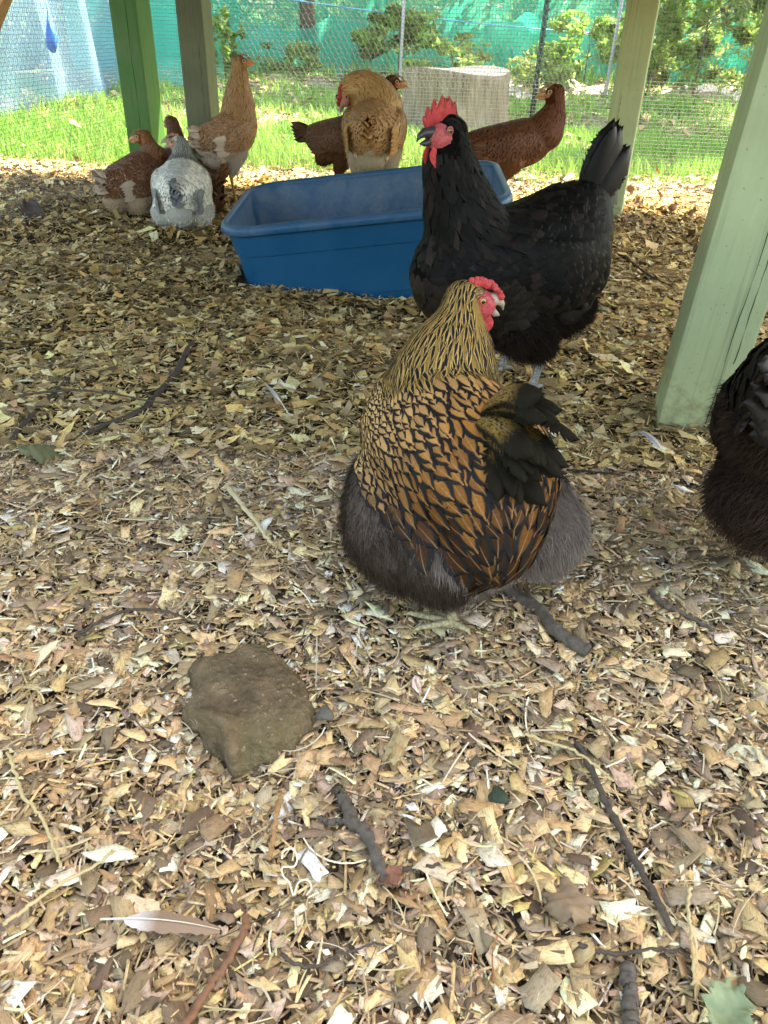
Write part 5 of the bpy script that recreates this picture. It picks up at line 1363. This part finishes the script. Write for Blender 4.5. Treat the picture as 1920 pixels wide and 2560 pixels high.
def pullet(col, seed, stand=True, neck=None, head=None, leg='leg_yellow', downc=(.4, .3, .2), tail=True, scale=1.0, dz=0, **kw):
    s = dict(seed=seed, voxel=.0050, smooth=7, dens=.9, space=.27, fsize=.78, scale=scale, dz=dz,
        trunk=[(.105, 0, .235, .045, .052), (.075, 0, .232, .062, .070), (.01, 0, .215, .074, .074), (-.06, 0, .208, .066, .064), (-.11, 0, .22, .036, .038)],
        fluff=[[(.01, .035, .175, .044, .045), (-.01, .038, .14, .032, .03), (-.02, .038, .115, .02, .02)], [(.01, -.035, .175, .044, .045), (-.01, -.038, .14, .032, .03), (-.02, -.038, .115, .02, .02)], [(-.06, 0, .175, .05, .045), (-.08, 0, .15, .04, .03)]],
        wing=[[(.07, .050, .235, .016, .035), (0, .068, .22, .018, .045), (-.08, .055, .205, .013, .034)]],
        neck=neck or [(.105, 0, .355, .022, .024), (.10, 0, .31, .030, .033), (.09, 0, .265, .044, .048)],
        head=head,
        legs=[dict(pts=[(-.01, .038, .13), (-.03, .038, .105), (-.012, .04, 0)], r=.0062, yaw=6), dict(pts=[(-.01, -.038, .13), (-.03, -.038, .105), (-.012, -.04, 0)], r=.0062, yaw=-6)] if stand else [],
        leg_mat=leg, col=col, len=lenp, mats=dict(head='f_solid', neck='f_solid', trunk='f_solid', wing='f_solid', tail='f_solid', prim='f_solid'),
        prim=dict(n=6, p0=(-.05, .068, .225), p1=(-.04, .07, .19), d0=(-1, -.15, -.02), d1=(-1, -.15, -.22), L=.085, W=.022),
        tail=dict(p=(-.10, 0, .225), n=5, e0=32, e1=8, L=.10, W=.032, sp0=2, sp1=20, wd=.014, short=.15, tent=.6, curl=-.04, droop=.08) if tail else None,
        down=dict(n=5000, L=.011, r=.0006, c=downc, out=.35, flow=.6, where=lambda P: P[:, 2] < .15))
    if not stand:
        def dn(l, k=-.115): return [tuple(p[:2]) + (p[2] + k,) + tuple(p[3:]) for p in l]
        s['trunk'] = dn(s['trunk']); s['wing'] = [dn(t) for t in s['wing']]
        s['fluff'] = [[(.0, .04, .05, .05, .04), (-.05, .04, .045, .05, .04)], [(.0, -.04, .05, .05, .04), (-.05, -.04, .045, .05, .04)], [(-.07, 0, .07, .055, .05), (-.10, 0, .055, .04, .035)]]
        s['prim'] = dict(n=6, p0=(-.05, .068, .11), p1=(-.04, .07, .075), d0=(-1, -.15, -.1), d1=(-1, -.15, -.25), L=.085, W=.022)
        if tail: s['tail'] = dict(s['tail'], p=(-.10, 0, .11))
        s['down'] = dict(s['down'], where=lambda P: P[:, 2] < .035)
    s['head'] = dict(head, s=head['s'] * (1.22 if not head.get('adult', True) else 1)); s['neck'] = [tuple(p[:3]) + (p[3] * 1.16, p[4] * 1.16) for p in s['neck']]
    s.update(kw); return s
PF = dict(face='pface', lid='lobe', beak='beak_tan', adult=False, comb='small', combk=.6)
BROWN = (.20, .075, .028); RBR = (.12, .040, .016); DBR = (.10, .045, .022)
# tall standing buff and white pullet
s = pullet(two_tone((.36, .18, .08), (.46, .28, .15), neck=(.42, .24, .11), headc=(.22, .10, .05), white=(.72, .63, .52), wf=.6, tailc=(.62, .50, .40), lowc=(.60, .50, .40), zlow=.18), 11,
    neck=[(.095, -.01, .43, .024, .025), (.095, 0, .385, .033, .035), (.09, 0, .33, .046, .050), (.08, 0, .275, .058, .062)], head=dict(p=(.10, -.014, .463), yaw=-45, pitch=5, s=1.0, **PF), downc=(.6, .5, .4), scale=1.10)
s['neck'] = [(p[0], p[1], p[2] - .02) + tuple(p[3:]) for p in s['neck']]; s['head'] = dict(s['head'], p=(.10, -.014, .443))
hen('tall tan and white pullet with yellow legs, standing beside the olive post', (-.655, 3.26), 62, s)
def col_silver(P, Z, r):
    ca, cb = two_tone((.58, .59, .54), (.78, .79, .72), neck=(.42, .44, .40), headc=(.66, .62, .50), tailc=(.20, .23, .25), wing=(.84, .84, .73))(P, Z, r)
    k = (abs(P[:, 1]) > .03) & (Z == 'trunk'); ca[k] = (.82, .82, .72); k = Z == 'neck'; cb[k] = (.09, .10, .095); return ca, cb
# silver hen lying down
s = pullet(col_silver, 12, stand=False,
    neck=[(.080, .00, .185, .022, .024), (.078, 0, .16, .032, .035), (.07, 0, .135, .046, .050)], head=dict(p=(.085, .012, .210), yaw=78, pitch=8, s=.98, face='pink', beak='beak_horn', adult=False, open=.005, comb='small', combk=.6), downc=(.74, .74, .68), scale=1.2)
s['mats'] = dict(s['mats'], neck='f_striped')
hen('silvery white hen lying down with its back to us and its beak open', (-.735, 2.85), 97, s)
# brown and white hen lying at the left
s = pullet(two_tone((.17, .065, .028), (.23, .10, .045), neck=(.36, .20, .11), headc=(.36, .2, .1), white=(.64, .54, .4), wf=.25, tailc=(.58, .48, .38), lowc=(.5, .38, .26), zlow=.06), 13, stand=False,
    neck=[(.115, .0, .175, .022, .024), (.10, 0, .155, .034, .036), (.08, 0, .13, .044, .048)], head=dict(p=(.135, 0, .172), yaw=0, pitch=-35, s=.95, **PF), downc=(.55, .42, .3), scale=1.08)
hen('brown hen with white flecks and a white tail, lying beside the left wire', (-.95, 3.0), 68, s)
s = pullet(two_tone((.24, .095, .03), (.30, .13, .045), headc=(.24, .09, .035)), 14, stand=False,
    neck=[(.105, 0, .20, .021, .023), (.095, 0, .17, .030, .033), (.08, 0, .14, .044, .048)], head=dict(p=(.125, 0, .218), yaw=0, pitch=-8, s=1.05, **PF), downc=(.24, .1, .04), scale=1.08)
hen('rusty orange pullet lying in front of the bright green post, looking left', (-.83, 3.20), 172, s)
s = pullet(two_tone((.115, .05, .024), (.16, .08, .04), headc=(.10, .05, .025), white=(.35, .25, .2), wf=.05), 15, stand=False,
    neck=[(.10, 0, .265, .022, .024), (.095, 0, .215, .030, .033), (.08, 0, .16, .046, .050)], head=dict(p=(.122, 0, .285), yaw=0, pitch=-8, s=1.05, **PF), downc=(.14, .07, .04), scale=1.05)
hen('dark brown pullet lying behind the silvery hen, its head raised and looking left', (-.755, 3.10), 132, s)
# dark brown pullet beyond the tub
s = pullet(two_tone((.115, .05, .022), (.15, .07, .03), headc=(.12, .055, .03), tailc=(.10, .045, .02)), 16,
    neck=[(.150, 0, .365, .022, .024), (.135, 0, .32, .030, .033), (.11, 0, .27, .044, .048)], head=dict(p=(.168, 0, .392), yaw=0, pitch=-6, s=1.0, **PF), downc=(.16, .075, .035), scale=1.08,
    tail=dict(p=(-.10, 0, .21), n=6, e0=5, e1=-18, L=.11, W=.034, sp0=2, sp1=12, wd=.012, short=.15, tent=.8, curl=-.04, droop=.08))
hen('dark brown pullet behind the buff hen, tail to the left and head looking right', (-.19, 3.24), -2, s)
# buff hen preening
s = pullet(two_tone((.40, .20, .065), (.52, .34, .17), neck=(.52, .31, .12), headc=(.55, .33, .14), white=(.56, .44, .30), wf=.3, tailc=(.38, .19, .06), lowc=(.50, .40, .26), zlow=.17), 17,
    neck=[(.080, .062, .305, .032, .032), (.090, .035, .300, .042, .042), (.085, .01, .27, .055, .058), (.07, 0, .25, .062, .065)], head=dict(p=(.062, .088, .290), yaw=158, pitch=-58, s=1.15, face='pink', comb='single', combk=.6, wattle=.4, beak='beak_horn', lobe='pink'), downc=(.50, .38, .22), scale=1.34,
    tail=dict(p=(-.08, 0, .25), n=7, e0=-5, e1=-50, L=.12, W=.034, sp0=2, sp1=48, wd=.04, short=.1, tent=.25, curl=-.10, droop=.15))
hen('buff hen seen from behind the tub, twisting its red combed head back to preen', (-.075, 3.02), 86, s)
# red brown pullet on the right
s = pullet(two_tone(RBR, (.21, .075, .03), headc=(.13, .05, .025), tailc=(.13, .05, .02), lowc=(.22, .085, .035), zlow=.19), 18,
    neck=[(.145, .006, .345, .026, .028), (.140, 0, .305, .035, .038), (.120, 0, .262, .050, .054)], head=dict(p=(.135, .012, .372), yaw=172, pitch=-8, s=1.15, **PF), downc=(.24, .10, .04), scale=1.12,
    tail=dict(p=(-.10, 0, .235), n=6, e0=12, e1=-8, L=.11, W=.034, sp0=2, sp1=12, wd=.012, short=.15, tent=.8, curl=-.04, droop=.08))
hen('red brown pullet standing behind the right end of the tub, looking back to the left', (.41, 3.12), 2, s)
